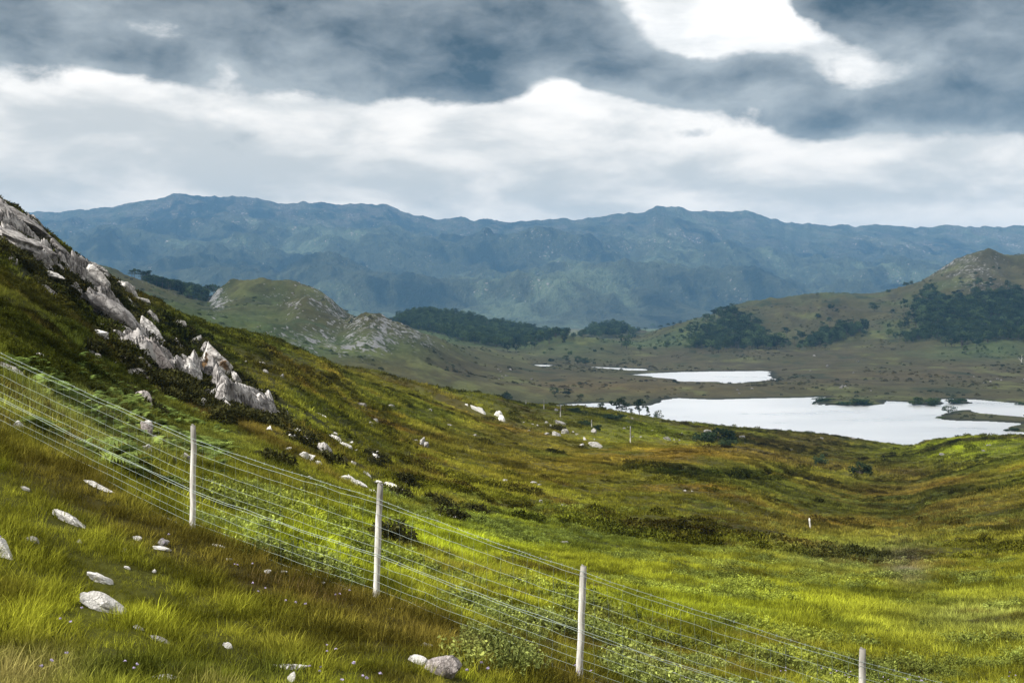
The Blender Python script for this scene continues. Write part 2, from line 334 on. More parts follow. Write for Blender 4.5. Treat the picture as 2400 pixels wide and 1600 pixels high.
LAKES = [
 [(1150, 931), (1198, 930), (1230, 929.5), (1259, 930), (1300, 930), (1335, 927), (1408, 926), (1440, 932), (1500, 931), (1515, 926), (1527, 918), (1556, 915), (1661, 918),
  (1717, 916), (1800, 914), (1896, 912), (1900, 914), (1872, 922), (1895, 930), (1960, 931), (2015, 929), (2037, 922), (2090, 924), (2095, 929), (2157, 929), (2157, 917), (2230, 917), (2285, 922), (2333, 926), (2420, 934),
  (2352, 959), (2268, 950), (2216, 941), (2175, 945), (2142, 957), (2164, 963), (2216, 967), (2285, 969), (2350, 971), (2338, 976), (2307, 986), (2345, 992), (2420, 994), (2420, 1060), (1400, 1060), (1150, 975)],
 [(1442, 860), (1495, 857), (1562, 854), (1660, 853), (1759, 852), (1772, 859), (1766, 864), (1779, 871), (1735, 876), (1700, 880), (1666, 881), (1655, 877), (1574, 877), (1542, 871), (1512, 867), (1480, 864)],
 [(1350, 842.6), (1402, 844), (1475, 847), (1487, 850.5), (1469, 852), (1428, 849.5), (1380, 845.5)],
 [(1222, 837.4), (1253, 837.8), (1280, 840), (1262, 842), (1236, 842.5)],
]
ISLES = [[(2176, 918), (2219, 918), (2222, 926), (2178, 927)], [(1866, 926.5), (1878, 926.5), (1878, 929.5), (1866, 929.5)], [(1884, 928.5), (1894, 928.5), (1894, 931), (1884, 931)]]
LAKES_W = [[wpt(*p) for p in L] for L in LAKES]
ISLES_W = [[wpt(*p) for p in L] for L in ISLES]
def lake_sdf(X, Y):
    wx = X + 10 * fbm(X / 22, Y / 22, 5, 3); wy = Y + 16 * fbm(X / 26, Y / 26, 9, 3)
    s = np.full(X.shape, 1e9)
    near = (Y > 560) & (Y < 2100)
    a = wx[near]; b = wy[near]
    q = np.full(a.shape, 1e9)
    for L in LAKES_W: q = np.minimum(q, poly_sdf(a, b, L))
    for L in ISLES_W: q = np.maximum(q, -poly_sdf(a, b, L))
    s[near] = q
    return s

def ditch_row(x): return np.interp(x, [1380, 1440, 1500, 1560, 1640, 1720, 1800, 1860], [1066, 1069, 1079, 1081, 1088, 1093, 1092, 1080])
def near_height(X, Y):
    X = np.asarray(X, float); Y = np.asarray(Y, float)
    z = near_field.z(X, Y)
    x = CX + F * X / Y; y = HY - F * z / Y
    a3 = sstep(Y, 14, 60)
    z = z + 0.10 * (0.35 + a3) * fbm(X / 1.1, Y / 1.1, 3, 3) * 2
    z = z + 0.55 * a3 * fbm(X / 5.0, Y / 6.0, 21, 4)
    z = z + 1.5 * sstep(Y, 35, 140) * fbm(X / 16.0, Y / 22.0, 41, 4) * (1 - .5 * sstep(Y, 330, 430))
    z = z + 3.0 * sstep(Y, 120, 380) * fbm(X / 45.0, Y / 60.0, 61, 3) * (1 - 0.8 * sstep(Y, 300, 420))
    # rough, stepped ground among the crags on the left hillside
    crag = np.exp(-(((x - 330) / 330) ** 2 + ((y - 800) / 190) ** 2)) * sstep(Y, 25, 45)
    z = z + crag * (1.9 * ridged(X / 9.0 + 0.4 * Y / 9.0, Y / 9.0, 77, 4) - 0.95)
    # peat cutting across the boggy valley
    dr = (y - ditch_row(x)) / 5.0
    along = sstep(x, 1380, 1480) * (1 - sstep(x, 1790, 1860)) * (Y > 100) * (Y < 260)
    z = z - 2.0 * np.exp(-dr * dr) * along
    return z
def mid_height(X, Y):
    X = np.asarray(X, float); Y = np.asarray(Y, float)
    z = mid_field.z(X, Y)
    up = sstep(z, WZ + 2, WZ + 35)
    left = 1 - sstep(X / Y, -0.06, 0.02)
    far = sstep(Y, 1600, 2200)
    z = z + (2.0 + 7.0 * up) * fbm(X / 75, Y / 90, 101, 5)
    kn = ridged(X / 120, Y / 120, 131, 4) - 0.6
    z = z + (0.8 + 15.0 * up * (0.35 + 0.65 * np.maximum(left * 0.7, far))) * kn
    z = z + (1.0 + 4.4 * up) * (ridged(X / 28, Y / 34, 151, 4) - 0.6) + (0.3 + 1.2 * up) * (ridged(X / 10, Y / 13, 171, 2) - 0.6)
    z = np.maximum(z, WZ + 0.35 + 0.8 * vnoise(X / 30, Y / 30, 7)) if True else z
    s = lake_sdf(X, Y)
    shore = WZ + 0.25 + 0.035 * np.clip(s, 0, 90) + 0.5 * sstep(s, 0, 10) * vnoise(X / 9, Y / 9, 8)
    k = sstep(s, 4, 70)
    z = np.where(s > 0, shore * (1 - k) + np.maximum(z, shore) * k, z)
    z = np.where(s <= 0, WZ - 0.3 + 0.06 * np.clip(s, -60, 0), z)
    z = np.where((Y < 690) & (X / Y > 0.0), np.minimum(z, WZ - 1), z)
    return z

def cols_for(x0, x1, step, ox0, ox1, ostep):
    return np.concatenate([np.arange(ox0, x0, ostep), np.arange(x0, x1, step), np.arange(x1, ox1 + 1, ostep)])
class Sheet:
    def __init__(s, name, hf, xs, ds):
        s.xs, s.ds = xs, ds
        t = (xs - CX) / F
        s.Y = np.repeat(ds[:, None], len(xs), 1); s.X = s.Y * t[None, :]
        s.Z = hf(s.X, s.Y)
        s.row = HY - F * s.Z / s.Y
        s.rmin = np.minimum.accumulate(s.row, 0)
        s.name = name
    def build(s, col, mat, kind='structure'):
        V = np.stack([s.X, s.Y, s.Z], -1).reshape(-1, 3)
        me = mesh_from(s.name, V, grid_faces(*s.X.shape))
        set_col(me, 'tone', col.reshape(-1, 3))
        return link(s.name, me, mat, kind=kind)
    def hit(s, x, y, dmin=0):
        """first point of the sheet seen at frame position (x, y)"""
        i = int(np.clip(np.searchsorted(s.xs, x), 1, len(s.xs) - 1))
        r = s.row[:, i]
        ok = np.nonzero((r <= y) & (s.ds >= dmin))[0]
        if len(ok) == 0:
            k = np.nonzero(s.ds >= dmin)[0]; j = int(k[np.argmin(r[k])])
        else: j = int(ok[0])
        dd = s.ds[j]
        if len(ok) and j > 0 and r[j - 1] > y:
            f = (r[j - 1] - y) / max(1e-6, r[j - 1] - r[j]); dd = s.ds[j - 1] + f * (s.ds[j] - s.ds[j - 1])
        return (x - CX) / F * dd, dd
    def visible(s, X, Y, Z, tol=3):
        x = CX + F * X / Y; y = HY - F * Z / Y
        i = np.clip(np.searchsorted(s.xs, x), 0, len(s.xs) - 1)
        j = np.clip(np.searchsorted(s.ds, Y) - 2, 0, len(s.ds) - 1)
        return (y < s.rmin[j, i] + tol) & (x > -60) & (x < 2412) & (y < 1640)

near = Sheet('moorland', near_height, cols_for(-60, 2412, 3.0, -1180, 3390, 18), np.exp(np.linspace(math.log(2.3), math.log(755), 620)))
mid = Sheet('hills', mid_height, cols_for(-60, 2412, 3.0, -690, 3290, 18), np.exp(np.linspace(math.log(525), math.log(5390), 560)))

# ------------------------------------------------------------------ far mountain range
SKY = np.array([(-900, 500), (-500, 470), (-200, 490), (0, 487), (40, 485), (130, 484), (200, 482), (250, 478), (300, 465), (360, 456), (385, 449), (425, 447), (520, 452), (590, 457), (640, 467), (700, 466),
 (760, 470), (830, 469), (890, 468), (930, 485), (1000, 503), (1070, 501), (1090, 510), (1130, 507), (1180, 513), (1230, 507), (1330, 502), (1430, 493), (1480, 487), (1505, 473), (1560, 476), (1590, 487),
 (1630, 486), (1720, 487), (1760, 497), (1800, 510), (1850, 514), (1950, 520), (2000, 519), (2100, 521), (2180, 517), (2250, 520), (2352, 521), (2700, 500), (3300, 530)], float)
mx = cols_for(-60, 2412, 3.0, -890, 3290, 20)
md = np.concatenate([np.linspace(5000, 9400, 420), np.linspace(9440, 12500, 50)])
MY = np.repeat(md[:, None], len(mx), 1); MX = MY * ((mx - CX) / F)[None, :]
ridge_d = 9000 + 900 * fbm(mx / 420.0, mx * 0, 3, 2)[None, :]
ridge_z = (-(np.interp(mx, SKY[:, 0], SKY[:, 1]) - HY + 7.0 * (ridged(mx / 34.0, mx * 0, 8, 3) - .62) * -1) / F)[None, :] * ridge_d
tt = np.clip((MY - 5150) / (ridge_d - 5150), 0, None)
prof = np.where(tt < 1, 0.62 * tt + 0.38 * tt ** 2.2 + 0.06 * np.sin(tt * math.pi) , 1 - 0.35 * (tt - 1))
wx = MX + 350 * fbm(MX / 900, MY / 900, 11, 3); wy = MY + 350 * fbm(MX / 900, MY / 900, 12, 3)
spur = 0.55 * (ridged(wx / 1500 + wy / 2600, wy / 1700, 13, 4, 0.5) - 0.62) + 0.5 * fbm(wx / 800 + wy / 1500, wy / 700, 19, 4)
fine = 0.35 * (ridged(wx / 330 + wy / 500, wy / 380, 14, 4, 0.55) - 0.6) + 0.8 * fbm(wx / 260, wy / 220, 18, 4)
damp = np.clip((1 - tt) * 2.6, 0.0, 1) * sstep(tt, -0.02, 0.25)
crest = np.exp(-((tt - 1) / 0.12) ** 2)
rough_n = ridged(wx / 130, wy / 150, 15, 4, 0.6) - 0.6
MZ = WZ - 4 + (ridge_z - WZ + 4) * prof + damp * (400 * spur) + (damp * 0.9 + 0.16 * crest) * 210 * fine + (0.40 + 0.6 * damp) * 48 * rough_n * sstep(tt, 0.0, 0.1)
MZ = np.where(MY > ridge_d * 1.02, np.minimum(MZ, ridge_z), MZ)
MZ = np.maximum(MZ, WZ - 8)

# ------------------------------------------------------------------ what grows where (real ground cover colours)
BRIGHT = np.array([.215, .250, .016]); OLIVE = np.array([.115, .118, .012]); DKGREEN = np.array([.044, .058, .010]); BROWN = np.array([.078, .058, .013])
ORANGE = np.array([.165, .108, .016]); STRAW = np.array([.36, .31, .11]); GREYGREEN = np.array([.165, .190, .070]); YELLOW = np.array([.185, .195, .016])
def lerp(a, b, k): return a + (b - a) * np.asarray(k)[..., None]
def bump2(x, y, cx, cy, rx, ry): return np.exp(-(((x - cx) / rx) ** 2 + ((y - cy) / ry) ** 2))
# vegetation patches measured on the photograph: (column, row, half sizes, colour, strength)
PATCH = [(1000, 1235, 330, 75, BRIGHT, .95), (700, 1260, 230, 60, BRIGHT, .8), (1350, 1330, 300, 70, YELLOW, .6), (1600, 1390, 350, 60, BRIGHT, .6), (2100, 1400, 330, 80, YELLOW, .55),
 (1550, 1040, 220, 26, ORANGE, .9), (1750, 1130, 420, 50, BROWN, .55), (2150, 1130, 260, 60, BROWN, .75), (2250, 1190, 260, 40, BROWN, .7), (1800, 1205, 330, 28, BROWN, .7), (2200, 1025, 190, 26, BRIGHT, .85),
 (2330, 1060, 120, 30, OLIVE, .6), (1480, 995, 180, 26, BRIGHT, .7), (1250, 990, 160, 40, OLIVE, .6), (1850, 1015, 170, 28, BROWN, .75), (1880, 795, 120, 26, OLIVE, .6),
 (700, 870, 330, 42, BROWN, .5), (900, 930, 260, 40, OLIVE, .6), (1150, 1010, 260, 45, BROWN, .55), (1280, 1080, 200, 36, ORANGE, .4), (600, 830, 120, 30, BROWN, .6), (300, 760, 260, 130, DKGREEN, .8),
 (120, 700, 200, 130, DKGREEN, .8), (250, 650, 220, 70, BROWN, .75), (120, 870, 260, 60, DKGREEN, .5), (150, 930, 220, 45, GREYGREEN, .35), (300, 1020, 240, 40, GREYGREEN, .4), (500, 1080, 250, 60, OLIVE, .6), (800, 795, 220, 50, DKGREEN, .4),
 (560, 960, 160, 50, DKGREEN, .6), (1450, 1230, 260, 24, DKGREEN, .6), (1250, 1195, 150, 30, DKGREEN, .35), (2090, 1300, 50, 40, np.array([.16, .14, .10]), .8), (1950, 1280, 120, 30, GREYGREEN, .5), (2250, 1420, 160, 40, GREYGREEN, .4),
 (1000, 1155, 90, 16, BROWN, .8), (1480, 1120, 300, 24, OLIVE, .5), (1600, 1082, 190, 7, DKGREEN, .9), (1650, 1060, 230, 12, BROWN, .5)]
def near_tone(X, Y, Z):
    x = CX + F * X / Y; y = HY - F * Z / Y
    w = 1.0 + 0.0 * X
    nA = fbm(X / 60, Y / 90, 301, 3); nB = fbm(X / 14, Y / 22, 302, 4); nC = fbm(X / 3.2, Y / 4.5, 303, 4); nD = fbm(X / .8, Y / 1.0, 304, 3)
    n = nA * sstep(Y, 60, 160) * 1.2 + nB * sstep(Y, 18, 50) * 1.3 + nC * (1.2 - 0.7 * sstep(Y, 60, 200)) + nD * (1 - sstep(Y, 25, 70)) * 0.6
    C = np.empty(X.shape + (3,)); C[:] = OLIVE
    for cx, cy, rx, ry, col, k in PATCH:
        q = bump2(x + 60 * nB + 40 * nC, y + 22 * nB + 18 * nC, cx, cy, rx, ry)
        C = lerp(C, col, np.clip(q * 1.15, 0, 1) * k * (Y > 13))
    C = lerp(C, BROWN, np.clip(sstep(n, 0.06, 0.42), 0, 1) * 0.75)
    C = lerp(C, DKGREEN, np.clip(sstep(-n, 0.12, 0.45), 0, 1) * 0.6)
    C = lerp(C, ORANGE, sstep(nB * 0.7 + nC * 0.6 - nA * 0.3, 0.16, 0.42) * 0.55 * sstep(Y, 30, 90))
    # the bank this side of the fence
    fy = np.interp(x, [-200, 0, 444, 866, 1336, 1980, 2352], [900, 985, 1222, 1375, 1555, 1750, 1850])
    b = (Y < 19.5) & (y > fy - 6)
    e = y - fy + 45 * nC + 20 * nD                              # rows below the fence foot
    Cb = np.empty_like(C); Cb[:] = OLIVE * 1.15
    nE = fbm(X / .9, Y / 1.3, 306, 3); nF = fbm(X / 2.0, Y / 2.6, 307, 3)
    Cb = lerp(Cb, BRIGHT, sstep(nC + 0.7 * nE, 0.0, 0.3) * 0.9)
    Cb = lerp(Cb, DKGREEN * .8, sstep(nF + .5 * nD, .10, .32) * .85)
    Cb = lerp(Cb, BROWN, sstep(-nF + .4 * nE, .14, .34) * .7)
    Cb = lerp(Cb, YELLOW, bump2(x + 80 * nC, y + 50 * nC, 150, 1420, 330, 60) * 0.9)
    Cb = lerp(Cb, DKGREEN, bump2(x + 70 * nC, y + 60 * nC, 260, 1540, 330, 55) * 0.75)
    Cb = lerp(Cb, STRAW, bump2(x + 60 * nC, y + 40 * nD, 20, 1570, 110, 50) * 0.7 + sstep(nE, .12, .3) * bump2(x, y, 420, 1590, 330, 45) * 0.6)
    Cb = lerp(Cb, BROWN * 1.1, (sstep(e, -40, 5) * (1 - sstep(e, 45, 130))) * 0.72)
    Cb = lerp(Cb, BROWN * 1.2, bump2(x, y, 900, 1460, 330, 60) * 0.6)
    C = np.where(b[..., None], Cb, C)
    return np.clip(C, 0.004, 1)
def mid_tone(X, Y, Z):
    x = CX + F * X / Y; y = HY - F * Z / Y
    nA = fbm(X / 260, Y / 420, 401, 4); nB = fbm(X / 60, Y / 120, 402, 4); nC = fbm(X / 16, Y / 26, 403, 4)
    BR = np.array([.072, .066, .026]); GR = np.array([.064, .088, .030]); HE = np.array([.068, .056, .028]); LG = np.array([.070, .108, .038]); TAN = np.array([.115, .082, .032])
    C = np.empty(X.shape + (3,)); C[:] = BR
    C = lerp(C, GR, sstep(nA + 0.5 * nB, -0.1, 0.22) * 0.9)
    C = lerp(C, HE, sstep(nB - 0.6 * nA, 0.04, 0.3) * 0.8)
    C = lerp(C, np.array([.03, .045, .016]), sstep(-nB + 0.5 * nC, 0.18, 0.4) * 0.75)
    C = lerp(C, LG, bump2(x + 60 * nB, y + 30 * nB, 760, 800, 260, 40) * 0.8)
    C = lerp(C, LG, bump2(x, y, 560, 735, 130, 30) * 0.35 + bump2(x, y, 1100, 900, 130, 24) * 0.6 + bump2(x + 40 * nB, y, 1290, 800, 110, 26) * 0.4 + bump2(x, y, 2290, 800, 90, 24) * 0.5)
    C = lerp(C, TAN, bump2(x + 120 * nB, y, 1400, 890, 360, 18) * 0.65 + bump2(x, y, 2050, 860, 160, 8) * 0.6 + bump2(x, y, 795, 840, 130, 30) * 0.4)
    C = lerp(C, HE, bump2(x + 60 * nB, y, 1950, 860, 330, 30) * 0.6 + bump2(x, y, 1800, 720, 260, 22) * 0.5)
    sd = lake_sdf(X, Y)
    C = lerp(C, np.array([.022, .024, .014]), (1 - sstep(sd, 2, 11)) * 0.9)
    nG = fbm(X / 34, Y / 80, 404, 4)
    C = lerp(C, np.array([.022, .030, .012]), sstep(nG + .4 * nC, .16, .34) * .8)
    C = lerp(C, np.array([.110, .120, .040]), sstep(-nG + .5 * nC, .14, .34) * .6)
    return np.clip(C * (1 + 0.9 * nC)[..., None], 0.004, 1)
def slope_of(Z, X, Y):
    gy = np.gradient(Z, axis=0) / np.maximum(1e-6, np.gradient(Y, axis=0))
    gx = np.gradient(Z, axis=1) / np.maximum(1e-6, np.gradient(X, axis=1))
    return np.sqrt(gx * gx + gy * gy)

# ------------------------------------------------------------------ materials
def new_mat(name):
    m = bpy.data.materials.new(name); m.use_nodes = True
    n = NG(m.node_tree); n.N.clear()
    out = n.node('ShaderNodeOutputMaterial')
    return m, n, out
def bsdf(n, col, rough=0.9, spec=0.2, normal=None):
    b = n.node('ShaderNodeBsdfPrincipled')
    n.put(b.inputs['Base Color'], col if isinstance(col, bpy.types.NodeSocket) else (*col, 1))
    n.put(b.inputs['Roughness'], rough); n.put(b.inputs['Specular IOR Level'], spec)
    if normal is not None: n.put(b.inputs['Normal'], normal)
    return b
def attr(n, name, typ='GEOMETRY'):
    a = n.node('ShaderNodeAttribute', attribute_name=name, attribute_type=typ); return a
def bumpn(n, h, strength, dist):
    b = n.node('ShaderNodeBump'); b.inputs['Strength'].default_value = strength; b.inputs['Distance'].default_value = dist
    n.put(b.inputs['Height'], h); return b.outputs[0]
def ground_mat(name, scales, rock=None, bump=(0.6, 0.3), contrast=0.9):
    m, n, out = new_mat(name)
    P = n.node('ShaderNodeNewGeometry').outputs['Position']
    a = attr(n, 'tone')
    v = None
    for s_, k in scales:
        q = n.m('MULTIPLY', n.m('SUBTRACT', n.noise(P, s_, 5, 0.65), 0.5), k)
        v = q if v is None else n.m('ADD', v, q)
    f = n.m('MAXIMUM', n.m('ADD', 1.0, v), 0.25)
    col = n.vm('SCALE', a.outputs['Color'], f)
    if rock:
        sc, rc = rock
        nz = n.noise(P, sc, 6, 0.7, 0.4)
        th = n.m('SUBTRACT', nz, n.m('MULTIPLY', a.outputs['Alpha'], 0.34))
        k = n.mr(n.m('ADD', nz, n.m('MULTIPLY', a.outputs['Alpha'], 0.36)), 0.80, 0.86)
        rcv = n.mix(n.noise(P, sc * 3.1, 4, 0.6), tuple(c * 0.5 for c in rc), tuple(min(1, c * 1.4) for c in rc))
        col = n.mix(k, col, rcv)
    b = bsdf(n, col, 0.95, 0.08, bumpn(n, v, bump[0], bump[1]))
    n.L.new(b.outputs[0], out.inputs[0])
    return m
M_moor = ground_mat('moor_ground', [(0.9, .9), (4.0, .9)], bump=(0.5, 0.15))
M_hill = ground_mat('hill_ground', [(0.06, .7), (0.3, 1.0)], rock=(0.19, (.30, .30, .305)), bump=(0.7, 1.5))
M_mount = ground_mat('mountain_ground', [(0.006, 1.2), (0.03, 1.2), (0.1, 1.0)], rock=(0.065, (.30, .26, .255)), bump=(1.0, 24.0))

# ------------------------------------------------------------------ terrain objects
def set_tone_alpha(me, C, A):
    a = me.attributes['tone']; C4 = np.concatenate([C.reshape(-1, 3), A.reshape(-1, 1)], 1).astype(np.float32); a.data.foreach_set('color', C4.ravel())
near.tone = near_tone(near.X, near.Y, near.Z)
# ground is darker than the plants on it, most of all close by
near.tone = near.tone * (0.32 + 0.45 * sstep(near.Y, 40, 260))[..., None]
o_near = near.build(near.tone, M_moor)
mid.tone = mid_tone(mid.X, mid.Y, mid.Z)
o_mid = mid.build(mid.tone, M_hill)
xq = CX + F * mid.X / mid.Y
sl = slope_of(mid.Z, mid.X, mid.Y)
rk = 0.02 + 0.28 * sstep(sl, 0.35, 0.8) + 0.28 * sstep(mid.Z, WZ + 12, WZ + 45) + 0.6 * bump2(xq, mid.row, 500, 695, 24, 36) + 0.36 * bump2(xq, mid.row, 840, 745, 130, 30) + 0.45 * bump2(xq, mid.row, 770, 790, 260, 40) \
   + 0.38 * bump2(xq, mid.row, 2250, 620, 110, 60) + 0.3 * bump2(xq, mid.row, 1960, 850, 300, 40) + 0.3 * bump2(xq, mid.row, 2270, 870, 130, 24) + 0.35 * bump2(xq, mid.row, 680, 690, 120, 40)
rk = rk + 0.5 * fbm(mid.X / 90, mid.Y / 110, 55, 3)
set_tone_alpha(o_mid.data, mid.tone, np.clip(rk, -0.3, 1.2))
nA = fbm(MX / 900, MY / 1100, 501, 4); nB = fbm(MX / 240 + MY / 700, MY / 420, 502, 5, .6); nC = fbm(MX / 75 + MY / 260, MY / 140, 503, 4, .6)
mixn = .55 * nA + .75 * nB + .55 * nC
CM = np.empty(MX.shape + (3,)); CM[:] = (.048, .054, .032)
CM = lerp(CM, np.array([.098, .122, .074]), sstep(mixn, 0.03, 0.26) * .95)
CM = lerp(CM, np.array([.008, .012, .008]), sstep(-mixn, 0.03, 0.22) * .92)
CM = lerp(CM, np.array([.085, .070, .058]), sstep(tt, 0.55, 0.95) * sstep(nC + .4 * nB, -.1, .2) * .7)
me = mesh_from('mountain', np.stack([MX, MY, MZ], -1).reshape(-1, 3), grid_faces(*MX.shape)); set_col(me, 'tone', CM.reshape(-1, 3))
msl = slope_of(MZ, MX, MY)
o_mt = link('mountain', me, M_mount, kind='structure')
set_tone_alpha(me, CM, np.clip(0.32 * sstep(msl, 0.5, 1.1) + 0.16 + 0.25 * sstep(tt, 0.5, 0.95) + 0.5 * nB + 0.4 * nC + 0.05, -0.3, 1.0))

# water: one sheet at loch level and the sea loch at the mountain foot
m_w, n, out = new_mat('loch_water')
P = n.node('ShaderNodeNewGeometry').outputs['Position']
Pw = n.vm('MULTIPLY', P, (1.0, 0.35, 1.0))
wv = n.m('ADD', n.noise(Pw, 0.9, 3, 0.6), n.m('MULTIPLY', n.noise(n.vm('MULTIPLY', P, (1.0, 4.0, 1.0)), 0.012, 4, 0.6), 1.0))
gust = n.noise(n.vm('MULTIPLY', P, (1.0, 2.5, 1.0)), 0.012, 5, 0.6)
gl = n.node('ShaderNodeBsdfGlossy'); gl.inputs['Color'].default_value = (.97, .97, .97, 1)
n.put(gl.inputs['Roughness'], n.mr(gust, 0.3, 0.7, 0.27, 0.31)); n.put(gl.inputs['Normal'], bumpn(n, wv, 0.03, 0.3))
db = n.node('ShaderNodeBsdfDiffuse'); db.inputs['Color'].default_value = (.05, .055, .05, 1)
mw = n.node('ShaderNodeMixShader'); n.put(mw.inputs[0], 0.015)
n.L.new(gl.outputs[0], mw.inputs[1]); n.L.new(db.outputs[0], mw.inputs[2]); n.L.new(mw.outputs[0], out.inputs[0])
def water_sheet(name, x0, x1, y0, y1, z):
    nx, ny = 40, 30
    X, Y = np.meshgrid(np.linspace(x0, x1, nx), np.linspace(y0, y1, ny))
    return link(name, mesh_from(name, np.stack([X, Y, X * 0 + z], -1).reshape(-1, 3), grid_faces(ny, nx)), m_w, kind='structure')
water_sheet('water', -700, 900, 600, 2050, WZ)

# ------------------------------------------------------------------ the rain cloud, above the frame, that keeps the sun off the hills round the lochs
m_c, n, out = new_mat('cloud_vapour')
cd1 = n.node('ShaderNodeBsdfDiffuse'); cd1.inputs[0].default_value = (.85, .86, .88, 1); cd2 = n.node('ShaderNodeBsdfTransparent')
cmx = n.node('ShaderNodeMixShader'); cmx.inputs[0].default_value = .62
n.L.new(cd1.outputs[0], cmx.inputs[1]); n.L.new(cd2.outputs[0], cmx.inputs[2]); n.L.new(cmx.outputs[0], out.inputs[0])
CB = bmesh.new(); bmesh.ops.create_icosphere(CB, subdivisions=6, radius=1.0); CB.verts.ensure_lookup_table()
CV = np.array([v.co[:] for v in CB.verts]); CF = np.array([[v.index for v in f.verts] for f in CB.faces]); CB.free()
an = np.arctan2(CV[:, 1], CV[:, 0]); lob = 1 + .35 * fbm(CV[:, 0] * 2.2, CV[:, 1] * 2.2, 81, 4) + .25 * fbm(CV[:, 0] * 6, CV[:, 1] * 6 + CV[:, 2] * 4, 82, 3)
off = 1560.0 / math.tan(SUN_EL)
cen = np.array([off * math.sin(SUN_AZ), 1950 + off * math.cos(SUN_AZ), 1500.0])
link('cloud', mesh_from('cloud', CV * np.array([1650, 1480, 150]) * lob[:, None] + cen, CF), m_c, kind='stuff')

# ------------------------------------------------------------------ air
m_h, n, out = new_mat('haze_air')
pv = n.node('ShaderNodeVolumePrincipled')
pv.inputs['Color'].default_value = (.228, .50, .855, 1)
pv.inputs['Density'].default_value = 0.000069
pv.inputs['Anisotropy'].default_value = 0.0
n.L.new(pv.outputs[0], out.inputs['Volume'])
bx = [(-7500, -60, WZ - 90), (7500, -60, WZ - 90), (7500, 13200, WZ - 90), (-7500, 13200, WZ - 90), (-7500, -60, 795), (7500, -60, 795), (7500, 13200, 795), (-7500, 13200, 795)]
link('haze', mesh_from('haze', np.array(bx), [(3, 2, 1, 0), (4, 5, 6, 7), (0, 1, 5, 4), (1, 2, 6, 5), (2, 3, 7, 6), (3, 0, 4, 7)], smooth=False), m_h, kind='stuff')

# ------------------------------------------------------------------ rocks
def ico(sub):
    b = bmesh.new(); bmesh.ops.create_icosphere(b, subdivisions=sub, radius=1.0)
    b.verts.ensure_lookup_table()
    V = np.array([v.co[:] for v in b.verts]); Fc = np.array([[v.index for v in f.verts] for f in b.faces]); b.free()
    return V, Fc
ICO = {k: ico(k) for k in (1, 2, 3, 4, 5)}
def noise3(P, s, seed, octv=3):
    return (fbm(P[:, 0] * s + P[:, 2] * s * 0.7 + seed, P[:, 1] * s - P[:, 2] * s * 0.6, seed, octv) + fbm(P[:, 1] * s + 7.1, P[:, 2] * s + seed * .3 + P[:, 0] * s * 0.5, seed + 5, octv))
def rock_mesh(name, sub, seed, cuts=9, rough=0.10, flat=0.62):
    """an angular lump of about unit radius: a ball cut by random planes, then roughened"""
    rng = np.random.RandomState(seed)
    V, Fc = ICO[sub]; V = V.copy()
    V *= (1 + 0.35 * noise3(V, 1.1, seed, 2))[:, None]
    for i in range(cuts):
        nrm = rng.normal(size=3); nrm /= np.linalg.norm(nrm)
        c = rng.uniform(flat - 0.12, flat + 0.2)
        k = np.maximum(0, V @ nrm - c)
        V -= 0.96 * k[:, None] * nrm
    for i in range(3):                                    # ledges along one bedding direction
        nrm = np.array([0.2, -0.15, 1.0]) + rng.normal(size=3) * 0.15; nrm /= np.linalg.norm(nrm)
        q = V @ nrm
        V *= (1 - 0.07 * np.exp(-((q - rng.uniform(-.5, .6)) / 0.06) ** 2))[:, None]
    L = np.linalg.norm(V, axis=1, keepdims=True)
    V += V / L * (rough * noise3(V, 2.6, seed + 9, 4) + rough * .5 * noise3(V, 7.0, seed + 12, 3))[:, None]
    V /= np.percentile(np.abs(V), 97, axis=0)             # fill the unit box
    return V, Fc
def rock_material(name, c1, c2, stain, stain_amt, lich, cracks=.7):
    m, n, out = new_mat(name)
    tco = n.node('ShaderNodeTexCoord').outputs['Object']
    P = n.node('ShaderNodeNewGeometry').outputs['Position']
    oi = n.node('ShaderNodeObjectInfo').outputs['Random']
    sc = attr(n, 'px_size', 'OBJECT').outputs['Fac']
    Q = n.vm('SCALE', P, sc)                              # grain follows the size of the stone
    a = n.noise(Q, 1.3, 6, 0.65, 0.3); b = n.noise(Q, 5.0, 5, 0.7); c = n.noise(Q, 0.55, 4, 0.6, 0.6)
    col = n.mix(n.mr(a, 0.34, 0.66), c1, c2)
    col = n.mix(n.m('MULTIPLY', n.mr(c, 0.50, 0.62), stain_amt), col, stain)
    col = n.mix(n.m('MULTIPLY', n.mr(b, 0.60, 0.68), lich), col, (.62, .61, .58))
    vor = n.node('ShaderNodeTexVoronoi', feature='DISTANCE_TO_EDGE'); vor.inputs['Scale'].default_value = 0.75
    n.L.new(n.vm('ADD', Q, n.vm('SCALE', n.noise(Q, 1.5, 3, 0.6, out=1), 0.9)), vor.inputs['Vector'])
    crack = n.mr(vor.outputs['Distance'], 0.0, 0.05)
    col = n.mix(n.m('MULTIPLY', n.m('SUBTRACT', 1.0, crack), cracks), col, (.05, .046, .04))
    col = n.vm('SCALE', col, n.m('MULTIPLY_ADD', oi, 0.4, 0.8))
    h = n.m('ADD', n.m('MULTIPLY', a, 1.0), n.m('ADD', n.m('MULTIPLY', b, 0.35), n.m('MULTIPLY', crack, 0.35)))
    bs = bsdf(n, col, 0.9, 0.15, bumpn(n, h, 0.8, 0.12))
    n.L.new(bs.outputs[0], out.inputs[0])
    return m
M_rock = rock_material('grey_quartzite', (.30, .285, .275), (.60, .58, .555), (.10, .09, .085), 0.5, .7)
M_slab = rock_material('weathered_gneiss', (.21, .195, .19), (.42, .40, .385), (.07, .063, .06), 0.75, .5)
M_pink = rock_material('pinkish_gneiss', (.36, .31, .295), (.54, .49, .47), (.13, .11, .10), 0.5, .6)
